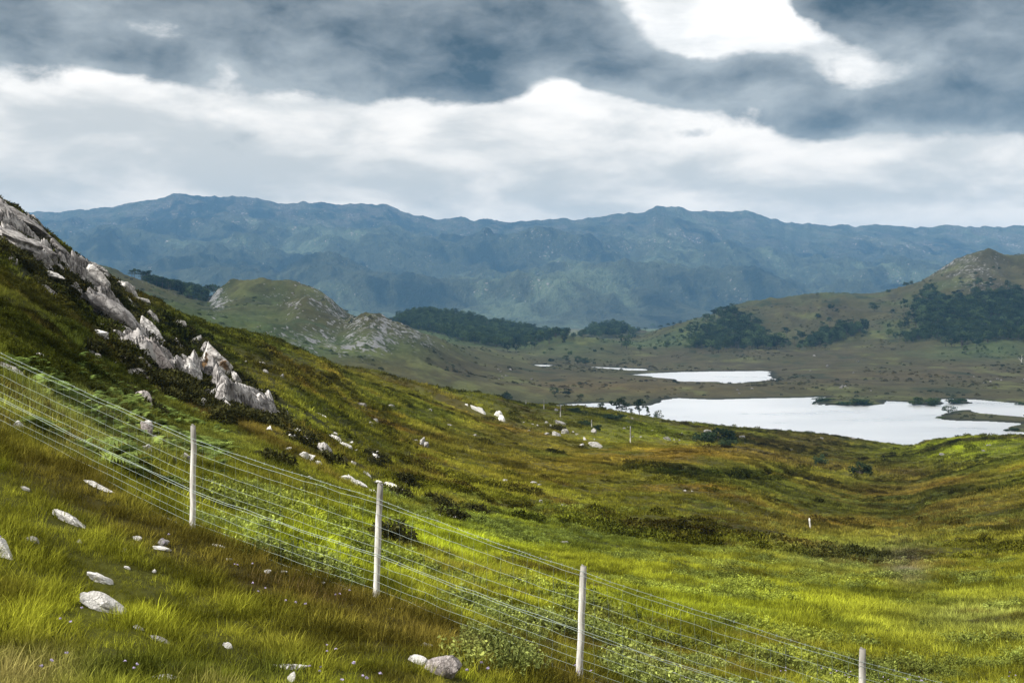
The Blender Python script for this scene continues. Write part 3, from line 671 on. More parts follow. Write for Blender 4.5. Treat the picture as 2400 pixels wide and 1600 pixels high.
M_white = rock_material('pale_bleached_stone', (.76, .74, .71), (.88, .86, .82), (.50, .47, .44), 0.25, .6, .10)
M_brown = rock_material('lichen_crusted_rock', (.40, .37, .35), (.66, .63, .60), (.17, .10, .045), 1.0, .9)
M_dark = rock_material('dark_wet_stone', (.10, .095, .09), (.30, .29, .28), (.04, .04, .04), 0.7, .3)
MATS = dict(r=M_rock, s=M_slab, p=M_pink, w=M_white, b=M_brown, d=M_dark)
Z1 = lambda x, y: (x / 2.667, 392 + y / 2.667, 2.667)          # zoom windows the stones were measured in
Z2 = lambda x, y: (392 + x / 3.0, 588 + y / 3.0, 3.0)
Z3 = lambda x, y: (1078 + x / 3.429, 637 + y / 3.429, 3.429)
Z5 = lambda x, y: (x / 2.462, 931 + y / 2.462, 2.462)
Z6 = lambda x, y: (588 + x / 2.462, 931 + y / 2.462, 2.462)
Z7 = lambda x, y: (1274 + x / 2.182, 980 + y / 2.182, 2.182)
ZR = {1: Z1, 2: Z2, 3: Z3, 5: Z5, 6: Z6, 7: Z7}
ROCK_MESH = {}
size_ = lambda w, h: max(w, h)
def rock(win, zx, zy, w, h, tilt, label, mat='r', name='boulder', cat='boulder', group=None, sub=None, cuts=12, flat=.50, depth=None, dmin=19.8, sink=0.30, seed=None, rough=.13, sheet=None, lift=0.0):
    x, y, s = ZR[win](zx, zy); w /= s; h /= s
    sh = sheet or near
    X, Y = sh.hit(x, min(y + h * sink, 1640), dmin)
    hf = near_height if sh is near else mid_height
    Zg = float(hf(np.array([X]), np.array([Y]))[0])
    px = Y / F
    big = 1.18 if (win == 1 and size_(w, h) > 22) else 1.05
    rw, rh = w * px * .5 * big, h * px * .5 * big
    yc = y + h * 0.10 - lift
    Zc = -(yc - HY) * px
    if Zc - rh * .5 > Zg: Zc = Zg + rh * .5
    if Zc < Zg - 0.5 * rh: Zc = Zg - 0.5 * rh
    dp = depth * px if depth else 0.75 * max(rh, min(rw, rh * 1.6))
    size = max(w, h)
    sd = seed if seed is not None else (int(x * 7) + int(y * 13)) % 9973
    sub = sub or (5 if size > 100 else 4 if size > 40 else 3 if size > 7 else 2)
    small = size < 13
    key = (sub, sd % 14, 's') if small else None
    if key and key in ROCK_MESH: V, Fc = ROCK_MESH[key]
    else:
        V, Fc = rock_mesh('b', sub, sd if not small else sd % 14, cuts, rough, flat)
        if key: ROCK_MESH[key] = (V, Fc)
    V = V * np.array([rw * 1.04, dp, rh * 1.10])
    a = R(tilt); ca, sa = math.cos(a), math.sin(a)
    V = np.stack([V[:, 0] * ca + V[:, 2] * sa, V[:, 1], -V[:, 0] * sa + V[:, 2] * ca], 1)
    # the long axis follows the lie of the slope into the picture as well
    me = mesh_from(name, V, Fc, smooth=True)
    o = link(name, me, MATS[mat], label=label, cat=cat, group=group, loc=(X, Y + dp * 0.25, Zc))
    o['px_size'] = float(3.0 / max(0.05, max(rw, rh)))
    try: me.set_sharp_from_angle(angle=R(38))
    except Exception: pass
    return o
# --- the living rock of the crag: one jagged ridge breaking out of the hillside
def cellblocks(u, v, seed):
    """fractured blocks: height of the block at (u, v) and distance to the nearest joint"""
    iu = np.floor(u); iv = np.floor(v)
    b1 = np.full(u.shape, 1e9); b2 = np.full(u.shape, 1e9); hh = np.zeros(u.shape)
    for du in (-1, 0, 1):
        for dv in (-1, 0, 1):
            cu = iu + du; cv = iv + dv
            fu = cu + .1 + .8 * _h(cu, cv, seed); fv = cv + .1 + .8 * _h(cu, cv, seed + 1)
            q = np.hypot(u - fu, v - fv)
            ht = _h(cu, cv, seed + 2) + (u - fu) * (_h(cu, cv, seed + 3) - .5) * 1.1 + (v - fv) * (_h(cu, cv, seed + 4) - .5) * 1.1
            new = q < b1
            b2 = np.where(new, b1, np.minimum(b2, q)); hh = np.where(new, ht, hh); b1 = np.where(new, q, b1)
    return hh, b2 - b1
CRAG = np.array([(-120, 455, 50), (-20, 505, 46), (60, 560, 52), (120, 612, 34), (190, 640, 40), (235, 700, 46), (290, 762, 44), (340, 830, 40), (372, 838, 46), (430, 890, 32), (478, 838, 40), (520, 935, 38), (575, 950, 26), (628, 968, 16)], float)
def crag_height(X, Y):
    X = np.asarray(X, float); Y = np.asarray(Y, float)
    x = CX + F * X / Y
    out_ = np.full(X.shape, -1.0)
    m_ = (Y > 30) & (Y < 135) & (x < 700) & (x > -230)
    if not m_.any(): return out_
    X, Y, x = X[m_], Y[m_], x[m_]
    y = HY - F * near_height(X, Y) / Y
    x = x + 14 * fbm(X / 3, Y / 3, 71, 3); y = y + 12 * fbm(X / 3, Y / 3, 72, 3)
    mk = np.zeros(X.shape)
    for i in range(len(CRAG) - 1):
        ax, ay, aw = CRAG[i]; bx_, by_, bw_ = CRAG[i + 1]
        ex, ey = bx_ - ax, by_ - ay
        tq = np.clip(((x - ax) * ex + (y - ay) * ey) / (ex * ex + ey * ey), 0, 1)
        dd = np.hypot(x - ax - ex * tq, y - ay - ey * tq) / (aw + (bw_ - aw) * tq)
        mk = np.maximum(mk, 1 - dd)
    s_ = Y / 75.0
    a1 = R(-38); U = (X * math.cos(a1) - Y * .25 * math.sin(a1)); Vv = (Y * .55 * math.cos(a1) + X * math.sin(a1))
    h1, j1 = cellblocks(U / 2.6, Vv / 1.15, 11); h2, j2 = cellblocks(U / .95, Vv / .5, 33)
    h = 1.45 * mk - 0.68 + 1.25 * (h1 - .5) + .45 * (h2 - .5) - .5 * np.exp(-(j1 / .10) ** 2) - .16 * np.exp(-(j2 / .12) ** 2) + .35 * fbm(X / .7, Y / .7, 73, 4) + 1.2 * fbm(X / 3.6, Y / 3.6, 74, 2)
    out_[m_] = np.where(mk > 0, np.clip(h, -.6, 1.5) * np.clip(s_, .6, 1.2), -.6)
    return out_
cx_ = np.arange(-230, 700, 1.6); cd_ = np.exp(np.linspace(math.log(31), math.log(134), 560))
CYg = np.repeat(cd_[:, None], len(cx_), 1); CXg = CYg * ((cx_ - CX) / F)[None, :]
Hc = crag_height(CXg, CYg); Zg_ = near_height(CXg, CYg)
Zc_ = Zg_ + np.where(Hc > 0, Hc, Hc * .8 - .05); Yc_ = CYg - .35 * np.clip(Hc, 0, None)
fq = grid_faces(*CXg.shape); keepf = (Hc.reshape(-1)[fq] > -.15).any(1); fq = fq[keepf]
used = np.unique(fq); remap = np.zeros(CXg.size, np.int32); remap[used] = np.arange(len(used))
me = mesh_from('rock_ridge', np.stack([CXg, Yc_, Zc_], -1).reshape(-1, 3)[used], remap[fq])
try: me.set_sharp_from_angle(angle=R(32))
except Exception: pass
o = link('rock_ridge', me, M_slab, label='jagged fractured grey crag running diagonally down the left hillside out of dark heather', cat='crag'); o['px_size'] = 1.3
S = 'slab'
# --- crags on the left hillside (window 1)
rock(1, 60, 285, 330, 105, 36, 'grey rock slab on the hillside skyline at the left edge of the picture', 's', 'rock_slab', 'rock slab', flat=.5, seed=11, depth=70)
rock(1, 215, 365, 170, 90, 38, 'grey slab with a grassy top, just down the skyline from the topmost slab', 's', 'rock_slab', 'rock slab', seed=12)
rock(1, 95, 450, 330, 175, 28, 'broad grey rock face with dark streaks under the skyline slab', 's', 'rock_outcrop', 'rock outcrop', flat=.5, seed=21, depth=80, rough=.14)
rock(1, 250, 515, 190, 110, 28, 'grey rock face with white lichen spots joined to the broad streaked face', 's', 'rock_outcrop', 'rock outcrop', seed=17)
rock(1, 360, 510, 160, 70, 45, 'narrow grey rock pointing downhill beside the broad streaked face', 's', seed=5)
rock(1, 245, 628, 240, 46, 9, 'long flat pale ledge lying in dark heather below the broad face', 'r', 'rock_ledge', 'rock ledge', seed=7)
rock(1, 530, 672, 205, 165, 22, 'square-topped white block standing above the long curved slab', 'r', 'rock_block', 'rock block', cuts=12, flat=.5, seed=31)
rock(1, 620, 615, 62, 130, -35, 'upright pale rock leaning behind the square-topped block', 'r', seed=32)
rock(1, 560, 545, 120, 40, 40, 'brownish stone on the skyline above the square-topped block', 'p', seed=33)
rock(1, 782, 725, 135, 66, 55, 'pale tapering rock alone on the brown skyline slope', 'r', seed=34)
rock(1, 300, 750, 165, 45, 46, 'thin pale rock slanting through heather under the flat ledge', 'r', seed=35)
rock(1, 412, 725, 74, 52, 20, 'small lumpy rock left of the foot of the square-topped block', 'r', seed=36)
rock(1, 620, 850, 360, 170, 34, 'longest smooth grey slab, curving down the middle of the crag', 's', 'rock_slab', 'rock slab', cuts=6, flat=.6, seed=41, rough=.06)
rock(1, 760, 950, 230, 120, 52, 'smooth lower shoulder of the long curved slab', 's', 'rock_slab', 'rock slab', cuts=6, seed=42, rough=.07)
rock(1, 445, 800, 64, 92, 8, 'small upright block at the top end of the long curved slab', 'r', seed=43)
rock(1, 915, 1125, 270, 125, 57, 'steep pinkish slab below the long curved slab, split by cracks', 'p', 'rock_slab', 'rock slab', cuts=10, seed=44)
rock(1, 915, 1005, 210, 90, 54, 'broken white rock band on the right flank of the long slab', 'r', seed=45, cuts=14, rough=.16)
rock(1, 590, 1010, 112, 70, 18, 'rounded white boulder resting in green heather below the long slab', 'w', seed=46)
rock(1, 577, 1085, 52, 52, 40, 'small pitted stone under the rounded white boulder', 'r', seed=47)
rock(1, 640, 970, 95, 45, 35, 'low grey stone against the underside of the long slab', 'r', seed=48)
rock(1, 780, 1076, 62, 48, 15, 'small grey stone left of the steep pinkish slab', 'r', seed=49)
rock(1, 770, 1178, 86, 44, 62, 'small pinkish stone on end in the heather, left of the pinkish slab foot', 'p', seed=50)
rock(1, 845, 1238, 84, 62, 40, 'angular grey stone below the foot of the steep pinkish slab', 'r', seed=51)
rock(1, 870, 1402, 84, 118, -12, 'upright pinkish standing stone alone in green bracken', 'p', seed=52, cuts=10)
rock(1, 1010, 1150, 130, 55, 60, 'pale ribbed rock wedged between pinkish slab and ivory ridge', 'r', seed=53)
rock(1, 1078, 1190, 140, 66, 60, 'ivory rock ridge running downhill left of the lichen pinnacle', 'r', seed=54, rough=.15)
rock(1, 1310, 1175, 195, 250, -14, 'big rock pinnacle with a brown lichen cap and white flanks', 'b', 'rock_pinnacle', 'rock pinnacle', cuts=11, flat=.52, seed=61, rough=.14, sub=5)
rock(1, 1185, 1290, 205, 88, 60, 'white rock rib descending left of and below the lichen pinnacle', 'r', seed=62, rough=.15)
rock(1, 1262, 1385, 46, 84, 5, 'leftmost narrow column of the fluted white crag', 'r', seed=631, cuts=10)
rock(1, 1308, 1400, 54, 92, 8, 'grooved column next to the leftmost one in the fluted white crag', 'r', seed=632, cuts=10)
rock(1, 1350, 1432, 62, 100, 4, 'tall middle column of the fluted white crag', 'r', seed=633, cuts=10)
rock(1, 1400, 1475, 72, 108, 2, 'widest column at the lower end of the fluted white crag', 'r', seed=634, cuts=10)
rock(1, 1465, 1502, 66, 98, -18, 'detached column just past the fluted white crag', 'r', seed=635, cuts=10)
rock(1, 1460, 1325, 175, 64, 70, 'long narrow rib hanging below the lichen pinnacle', 'r', seed=66)
rock(1, 1512, 1385, 66, 76, -15, 'short pale stone at the foot of the narrow rib', 'r', seed=67)
rock(1, 1600, 1360, 76, 44, 20, 'overhanging pale stone heading the last rib of the crag', 'r', seed=68)
rock(1, 1640, 1445, 150, 66, 72, 'last and rightmost white rib of the crag, steep and narrow', 'r', seed=69)
rock(1, 1685, 1528, 95, 40, 62, 'pointed stone at the tail of the last white rib', 'r', seed=70)
rock(1, 1200, 1030, 62, 74, -20, 'small grey stone in black heather above the lichen pinnacle', 'r', seed=71)
rock(1, 1112, 940, 52, 62, -40, 'narrow sharp grey stone on the brown skyline slope', 'r', seed=72)
rock(1, 928, 900, 56, 86, -25, 'jagged stone above the broken white rock band', 'r', seed=73)
rock(1, 1105, 1080, 100, 44, 60, 'slanting grey rock left above the lichen pinnacle', 'r', seed=74)
rock(1, 1020, 985, 44, 50, 0, 'small white stone right of the broken white rock band', 'r', seed=75)
rock(1, 1245, 1430, 44, 64, -15, 'small stone at the lower left of the fluted white crag', 'r', seed=76)
rock(1, 905, 1282, 28, 52, 0, 'slim upright pinkish stone above the standing stone', 'p', seed=77)
rock(1, 1000, 1382, 42, 42, 0, 'left of two small grey stones right of the standing stone', 'r', seed=78)
rock(1, 1042, 1382, 36, 32, 0, 'right of two small grey stones right of the standing stone', 'r', seed=79)
rock(1, 980, 1312, 34, 50, -20, 'small dull stone below the pinkish slab', 's', seed=80)
# --- loose stones: all carry the label of the patch they lie in
def many(win, rows, label, group, mat='r', name='stone', **k):
    for r_ in rows:
        zx, zy, w, h, t_ = r_[:5]
        kx = 1.5 if win == 2 else .72 if win == 3 else 1.25 if win == 1 else 1.12
        rock(win, zx, zy - (8 if win < 3 else 4 if win != 3 else 0), w * kx, h * kx, t_, label, r_[5] if len(r_) > 5 else mat, name, 'stone', group, **k)
many(1, [(515, 870, 50, 30, 10), (330, 888, 26, 16, 0), (600, 1140, 34, 22, 10), (642, 1135, 26, 18, 0), (770, 1120, 30, 22, 20), (700, 1180, 24, 16, 0), (795, 1245, 22, 30, 0), (1055, 1240, 36, 48, -20), (1170, 1195, 30, 46, -30), (1240, 1300, 34, 30, 10),
         (960, 950, 30, 44, -20), (1130, 1170, 40, 70, -25), (985, 1090, 30, 50, -30), (870, 800, 60, 22, 20), (800, 820, 60, 20, 45), (480, 740, 40, 22, 10), (640, 660, 50, 40, 20), (560, 1115, 24, 20, 0)],
     'small grey stone caught in the dark heather between the crag slabs', 'small stones between the crags')
many(1, [(220, 1145, 70, 34, 20), (325, 1358, 30, 24, 0), (100, 1560, 36, 34, 0), (60, 1225, 110, 40, 30), (900, 1558, 40, 34, 0), (445, 1085, 26, 16, 0), (270, 1370, 26, 16, 0)], 'small pale stone in the ferns beyond the fence at the far left', 'small stones among the ferns', 'w')
# --- tumbled boulders below the crag (window 2)
rock(2, 893, 1220, 92, 66, 38, 'largest white boulder at the top of the tumbled heap below the crag', 'w', seed=81)
rock(2, 937, 1262, 90, 52, 25, 'flat-topped white boulder on the right of the tumbled heap', 'w', seed=82)
rock(2, 886, 1290, 74, 42, 22, 'low white boulder at the front of the tumbled heap', 'w', seed=83)
rock(2, 1055, 1350, 92, 135, -22, 'craggy upright grey boulder right of the tumbled heap', 'r', seed=84, cuts=13, rough=.18)
rock(2, 1066, 1420, 64, 50, 30, 'grey stone at the foot of the craggy upright boulder', 'r', seed=85)
rock(2, 1385, 1365, 66, 74, 30, 'split white boulder, left half of the shadow-cleft pair', 'w', seed=86)
rock(2, 1420, 1392, 42, 84, -28, 'leaning white boulder, right half of the shadow-cleft pair', 'w', seed=87)
rock(2, 1382, 1425, 92, 32, 18, 'flat white stone below the shadow-cleft pair', 'w', seed=88)
rock(2, 1465, 1416, 54, 26, 5, 'small flat white stone right of the shadow-cleft pair', 'w', seed=89)
rock(2, 695, 1422, 64, 44, 15, 'pale stone with a dark hollow beyond the leftmost visible post', 'r', seed=90)
many(2, [(920, 1380, 40, 36, 0), (955, 1392, 42, 32, 0), (1135, 1262, 64, 26, 38), (1195, 1305, 64, 24, 28), (1240, 1297, 20, 16, 0), (1025, 1100, 52, 18, 20), (840, 1215, 46, 20, 25), (845, 1255, 44, 24, 30), (680, 1195, 32, 26, 20),
         (700, 1130, 64, 28, 58), (790, 1100, 26, 42, 0), (600, 1120, 40, 14, 20), (835, 1125, 24, 12, 10), (655, 1155, 30, 18, 10), (830, 1233, 40, 14, 15), (1245, 1375, 24, 14, 10), (1125, 1232, 28, 14, 10), (960, 1215, 36, 16, 30), (1280, 1345, 20, 12, 0), (1010, 1435, 36, 24, 10),
         (1150, 1390, 30, 14, 20), (1265, 1435, 26, 20, 10), (740, 1090, 30, 22, 20), (690, 1075, 26, 20, 0), (800, 1190, 24, 14, 0)], 'small white stone littering the grass below the crag', 'stones below the crag', 'w')
many(2, [(1735, 1288, 24, 40, 0), (1762, 1310, 20, 30, 0), (1410, 1135, 24, 22, 0), (655, 803, 26, 20, 0), (1380, 1165, 22, 20, 20), (1520, 1040, 28, 14, 10), (1305, 1030, 60, 18, 10), (1900, 1418, 30, 14, 0), (1925, 1170, 20, 12, 0), (1790, 1070, 22, 12, 0), (765, 832, 16, 18, 0), (640, 750, 40, 14, 20), (1830, 1190, 16, 10, 0),
         (520, 735, 14, 10, 0), (880, 1040, 40, 14, 20), (1690, 1275, 20, 12, 0), (1500, 1210, 18, 10, 0)], 'tiny pale stone on the open brown hillside', 'stones on the open hillside')
rock(2, 2118, 1058, 112, 42, 24, 'long white outcrop high on the open slope below the loch', 'w', seed=91, rough=.16)
rock(2, 2255, 1090, 56, 52, 20, 'left stone of the white cluster right of the long white outcrop', 'w', seed=92)
rock(2, 2290, 1122, 52, 62, -8, 'tall stone of the white cluster right of the long white outcrop', 'w', seed=93)
rock(2, 2040, 1026, 26, 18, 0, 'single small white stone left of the long white outcrop', 'w', seed=94)
# --- window 6
rock(6, 850, 440, 58, 36, 22, 'grey boulder in grass up the slope from the second visible post', 'r', seed=95)
rock(6, 752, 500, 120, 44, 20, 'long pale boulder just right of the second visible post top', 'r', seed=96)
rock(6, 1018, 545, 58, 36, 8, 'grey boulder topping a small pile beyond the second span', 'r', seed=97)
rock(6, 1065, 577, 66, 30, 20, 'flat pale stone leaning on the small pile beyond the second span', 'w', seed=98)
rock(6, 1132, 632, 76, 48, 22, 'white boulder right below the small pile', 'w', seed=99)
rock(6, 1213, 600, 46, 30, 15, 'pale stone alone among ferns right of the white boulder', 'r', seed=100)
rock(6, 745, 750, 92, 44, 24, 'pale fractured rock in bright grass right of the second post', 'r', seed=101, rough=.16, cuts=13)
rock(6, 1325, 1285, 98, 52, 18, 'dark boulder with a grey cap in the leafy shrubs near the third post', 'd', seed=102)
rock(6, 1588, 1318, 92, 34, 22, 'smooth white stone in the leafy shrubs near the third post', 'w', seed=103)
many(6, [(495, 415, 56, 32, 25), (545, 428, 66, 36, 55), (592, 446, 66, 34, 28), (636, 400, 56, 22, 48), (684, 436, 44, 22, 0), (762, 455, 70, 28, 25), (650, 490, 40, 26, 0), (700, 520, 40, 22, 20), (960, 605, 24, 12, 10), (1045, 627, 24, 14, 0), (820, 480, 30, 14, 20), (300, 413, 34, 20, 10), (180, 250, 30, 18, 0)], 'pale stone in the loose band behind the second visible post', 'stones behind the second post', 'w')
many(6, [(1305, 768, 36, 20, 25), (1410, 427, 24, 12, 0), (1578, 438, 40, 18, 10), (1600, 455, 24, 18, 0), (1615, 545, 22, 16, 0), (1747, 574, 40, 24, 10), (1520, 835, 40, 14, 5), (1640, 865, 34, 14, 20), (1080, 318, 26, 10, 0), (1235, 170, 20, 10, 0), (1740, 775, 40, 14, 0)], 'small stone scattered over the valley grass beyond the fence', 'stones in the valley grass')
# --- window 3: skyline shoulder over the loch
rock(3, 728, 1150, 100, 42, 26, 'white capstone above the dark hollow on the loch-side shoulder', 'r', seed=104)
rock(3, 748, 1210, 62, 66, -10, 'white pointed stone inside the dark hollow on the loch-side shoulder', 'r', seed=105, cuts=12)
rock(3, 688, 1235, 66, 36, 15, 'low white stone left of the pointed stone in the dark hollow', 'r', seed=106)
rock(3, 985, 1212, 42, 44, 0, 'rounded white boulder beside the bushes on the shoulder', 'r', seed=107)
rock(3, 995, 1320, 104, 48, 24, 'broken white rock at the foot of the shoulder, largest of its cluster', 'r', seed=108, rough=.18)
rock(3, 1882, 1215, 60, 74, 0, 'pale rock standing behind the dark juniper at the loch end', 'r', seed=109)
rock(3, 2140, 1266, 62, 52, 10, 'grey white boulder right of the dark juniper', 'r', seed=110)
rock(3, 1560, 1272, 62, 34, 24, 'flat white stone midway between the bushes and the dark juniper', 'r', seed=111)
rock(3, 60, 1045, 12, 10, 0, 'tiny white speck of stone beside the long white outcrop', 'r', seed=112)
many(3, [(610, 1230, 48, 32, 15), (610, 1145, 42, 36, 20), (540, 1165, 22, 26, 0), (820, 1215, 26, 22, 0), (850, 1236, 34, 20, 0), (910, 1270, 32, 44, -15), (885, 1316, 44, 34, 15), (685, 1045, 42, 32, 20), (465, 1206, 34, 22, 20), (1220, 1185, 32, 26, 0), (1285, 1110, 26, 24, 0), (1440, 1207, 38, 22, 0), (1615, 1278, 22, 20, 0),
         (1657, 1280, 22, 20, 0), (1962, 1218, 26, 22, 0), (2165, 1302, 34, 16, 0), (1998, 1228, 42, 22, 20), (1080, 1084, 36, 18, 0), (1130, 1105, 16, 14, 0), (1320, 1152, 22, 14, 0), (1352, 1255, 22, 16, 0), (1238, 1107, 22, 12, 0), (640, 1165, 22, 26, -20), (430, 1140, 18, 18, 0), (1245, 1180, 16, 26, -20), (985, 1275, 20, 18, 0),
         (340, 1050, 20, 12, 0), (40, 1245, 22, 14, 0), (500, 1155, 26, 12, 0), (1505, 1137, 18, 8, 0), (2200, 1225, 40, 16, 0), (1290, 1255, 20, 10, 0), (1675, 1225, 14, 14, 0), (580, 1170, 14, 10, 0), (1030, 1340, 30, 18, 20), (950, 1305, 30, 22, 0)], 'small white stone strewn over the green shoulder above the loch', 'stones on the loch shoulder', 'r')
many(7, [(655, 322, 14, 8, 0), (690, 325, 10, 6, 0), (1190, 118, 22, 8, 0), (1340, 60, 14, 14, 0), (2150, 125, 14, 14, 0), (2085, 72, 20, 10, 0), (1730, 210, 14, 12, 0), (1945, 140, 30, 14, 10), (1105, 610, 14, 10, 0), (45, 402, 40, 22, 5), (50, 580, 30, 12, 0), (2180, 95, 24, 8, 0), (1500, 40, 20, 8, 0)], 'little pale stone on the right-hand valley slope', 'stones on the right slope', 'r')
# --- stones on the near bank (window 5/6): sunk among the grass
B = dict(dmin=6.5, sink=.25)
rock(5, 555, 462, 165, 34, 29, 'thin pale stone sunk in grass, highest of the long bank stones', 'w', seed=121, lift=9, **B)
rock(5, 390, 650, 320, 56, 36, 'longest pale stone slanting down the grassy bank', 'w', 'long_stone', 'long stone', seed=122, lift=9, **B)
rock(5, 185, 765, 80, 34, 24, 'short flat stone below the longest bank stone', 'r', seed=123, lift=8, **B)
rock(5, 30, 845, 190, 66, 50, 'white stone cut off by the left edge of the picture', 'w', seed=124, lift=8, **B)
rock(5, 912, 776, 68, 46, 8, 'rounded grey stone with a dark right end, sitting on a flat one', 'r', seed=125, lift=9, **B)
rock(5, 912, 812, 96, 30, 10, 'flat pale stone beneath the rounded grey one on the bank', 'w', seed=126, lift=9, **B)
rock(5, 565, 985, 150, 62, 30, 'humped pinkish white stone in brown grass on the bank', 'w', seed=127, lift=9, **B)
rock(5, 570, 1130, 250, 100, 20, 'large smooth white stone, biggest on the lower left bank', 'w', 'bank_boulder', 'boulder', seed=128, flat=.7, cuts=6, rough=.06, lift=10, **B)
rock(5, 890, 1325, 130, 34, 26, 'grassy pale ledge below a dark hollow in the bank', 'r', seed=129, lift=8, **B)
rock(5, 950, 1548, 150, 40, 4, 'flat stone at the very bottom edge, half hidden in straw grass', 'w', seed=130, lift=8, **B)
rock(6, 195, 1480, 210, 40, 2, 'long low cream stone sunk in grass near the bottom edge', 'w', 'low_stone', 'long stone', seed=131, lift=9, **B)
rock(6, 196, 1545, 44, 56, 0, 'small upright white stone below the long low cream stone', 'w', seed=132, lift=9, **B)
rock(6, 1060, 1492, 175, 150, 22, 'big angular boulder with dark crack on the bank, left of the third post', 'p', 'bank_boulder', 'boulder', seed=133, cuts=11, flat=.55, lift=9, **B)
rock(6, 908, 1440, 110, 60, 18, 'pale boulder joined to the left of the big angular bank boulder', 'w', seed=134, lift=8, **B)
many(5, [(770, 757, 46, 30, 20), (140, 478, 44, 22, 20), (95, 117, 46, 42, 0), (705, 826, 26, 24, 0), (720, 922, 34, 20, 20), (785, 1265, 60, 24, 40), (1290, 1366, 50, 34, 20), (1290, 874, 32, 18, 0), (1515, 946, 34, 22, 0), (1602, 947, 34, 18, 0), (1820, 1011, 34, 18, 0), (875, 945, 20, 20, 0), (450, 775, 26, 20, 0), (1240, 800, 70, 14, 12)], 'small white stone poking out of the near bank grass', 'stones in the near bank', 'w', lift=9, **B)
many(6, [(965, 1362, 56, 24, 0), (505, 1045, 24, 18, 0), (765, 1155, 50, 16, 0), (855, 1142, 40, 14, 0), (1130, 1330, 30, 10, 0)], 'little stone at the brown grass edge by the fence foot', 'stones along the fence foot', 'w', lift=9, **B)
many(5, [(830, 132, 52, 78, -12, 'p'), (880, 190, 52, 34, 0, 's'), (762, 190, 54, 34, 0, 's'), (815, 250, 64, 54, 25, 'r'), (972, 312, 46, 38, 30, 'r'), (1055, 312, 66, 48, 35, 'r'), (697, 300, 40, 30, 0, 's'), (412, 290, 38, 42, 0, 'r'), (1190, 432, 74, 24, 8, 'r'), (1450, 474, 30, 22, -20, 'r'), (1120, 200, 40, 22, 20, 'r'), (360, 185, 50, 16, 30, 'r'), (1745, 415, 24, 20, 0, 'r')], 'grey stone in the ferns and heather just beyond the leftmost post', 'stones beyond the leftmost post')

# ------------------------------------------------------------------ plants that nobody could count (stuff)
def quadstrip(paths, widths, side):
    """paths (n, s, 3), widths (n, s), side (n, 3) -> verts, quads"""
    n, s_, _ = paths.shape
    off = side[:, None, :] * widths[..., None] * 0.5
    V = np.stack([paths - off, paths + off], 2).reshape(-1, 3)
    base = (np.arange(n) * s_ * 2)[:, None, None] + (np.arange(s_ - 1) * 2)[None, :, None]
    Fq = (base + np.array([0, 1, 3, 2])[None, None, :]).reshape(-1, 4)
    return V, Fq
def tuft(seed, nb, h, rad, wid, lean=0.35, segs=4, hv=0.4, wind=(0.12, 0.05)):
    r = np.random.RandomState(seed)
    a = r.uniform(0, 2 * math.pi, nb); q = rad * np.sqrt(r.uniform(0, 1, nb))
    b = np.stack([q * np.cos(a), q * np.sin(a), -0.03 * np.ones(nb)], 1)
    H = h * r.uniform(1 - hv, 1 + hv * .5, nb); la = a + r.normal(size=nb) * .8; lm = np.abs(r.normal(size=nb)) * lean + 0.05
    t = np.linspace(0, 1, segs)[None, :]
    bend = lm[:, None] * H[:, None] * t ** 2
    P = np.stack([b[:, :1] + np.cos(la)[:, None] * bend + wind[0] * H[:, None] * t ** 2, b[:, 1:2] + np.sin(la)[:, None] * bend + wind[1] * H[:, None] * t ** 2, b[:, 2:] + H[:, None] * (t - 0.25 * lm[:, None] * t ** 3)], -1)
    W = wid * r.uniform(.7, 1.3, nb)[:, None] * (1 - t ** 2.2 * 0.9)
    sa = r.uniform(0, math.pi, nb); side = np.stack([np.cos(sa), np.sin(sa), 0 * sa], 1)
    V, Q = quadstrip(P, W, side)
    return V, Q, np.repeat(r.uniform(0, 1, nb), segs * 2)
def leaves(seed, cen, size, aspect=0.45, up=0.5):
    """one small quad per centre, random facing"""
    r = np.random.RandomState(seed); n = len(cen)
    u = r.normal(size=(n, 3)); u[:, 2] = u[:, 2] * .6 + up; u /= np.linalg.norm(u, axis=1, keepdims=True)
    v = np.cross(u, r.normal(size=(n, 3))); v /= np.linalg.norm(v, axis=1, keepdims=True) + 1e-9
    s_ = size * r.uniform(.6, 1.4, n)[:, None]
    V = np.stack([cen - u * s_ * .5, cen + v * s_ * aspect * .5, cen + u * s_ * .5, cen - v * s_ * aspect * .5], 1).reshape(-1, 3)
    return V, (np.arange(n)[:, None] * 4 + np.arange(4)[None, :]), np.repeat(r.uniform(0, 1, n), 4)
def join(parts):
    Vs, Qs, As = [], [], []; o = 0
    for V, Q, A in parts:
        Vs.append(V); Qs.append(Q + o); As.append(A); o += len(V)
    return np.concatenate(Vs), np.concatenate(Qs), np.concatenate(As)
def shrub(seed, ns, h, rad, leaf, per):
    r = np.random.RandomState(seed)
    a = r.uniform(0, 2 * math.pi, ns); q = rad * np.sqrt(r.uniform(0, 1, ns)); H = h * r.uniform(.55, 1.1, ns)
    lean = r.normal(size=(ns, 2)) * .22 + np.stack([np.cos(a), np.sin(a)], 1) * .25
    t = np.linspace(0, 1, 3)[None, :]
    b = np.stack([q * np.cos(a), q * np.sin(a)], 1)
    P = np.stack([b[:, :1] + lean[:, :1] * H[:, None] * t, b[:, 1:] + lean[:, 1:] * H[:, None] * t, H[:, None] * t - .03], -1)
    V, Q = quadstrip(P, np.full((ns, 3), .012), np.stack([-np.sin(a), np.cos(a), 0 * a], 1))
    tt_ = r.uniform(.2, 1.02, (ns, per)); c = np.stack([b[:, :1] + lean[:, :1] * H[:, None] * tt_, b[:, 1:] + lean[:, 1:] * H[:, None] * tt_, H[:, None] * tt_], -1).reshape(-1, 3)
    c = c + r.normal(size=c.shape) * leaf * .7
    return join([(V, Q, np.zeros(len(V))), leaves(seed + 1, c, leaf * 1.4, .5)])
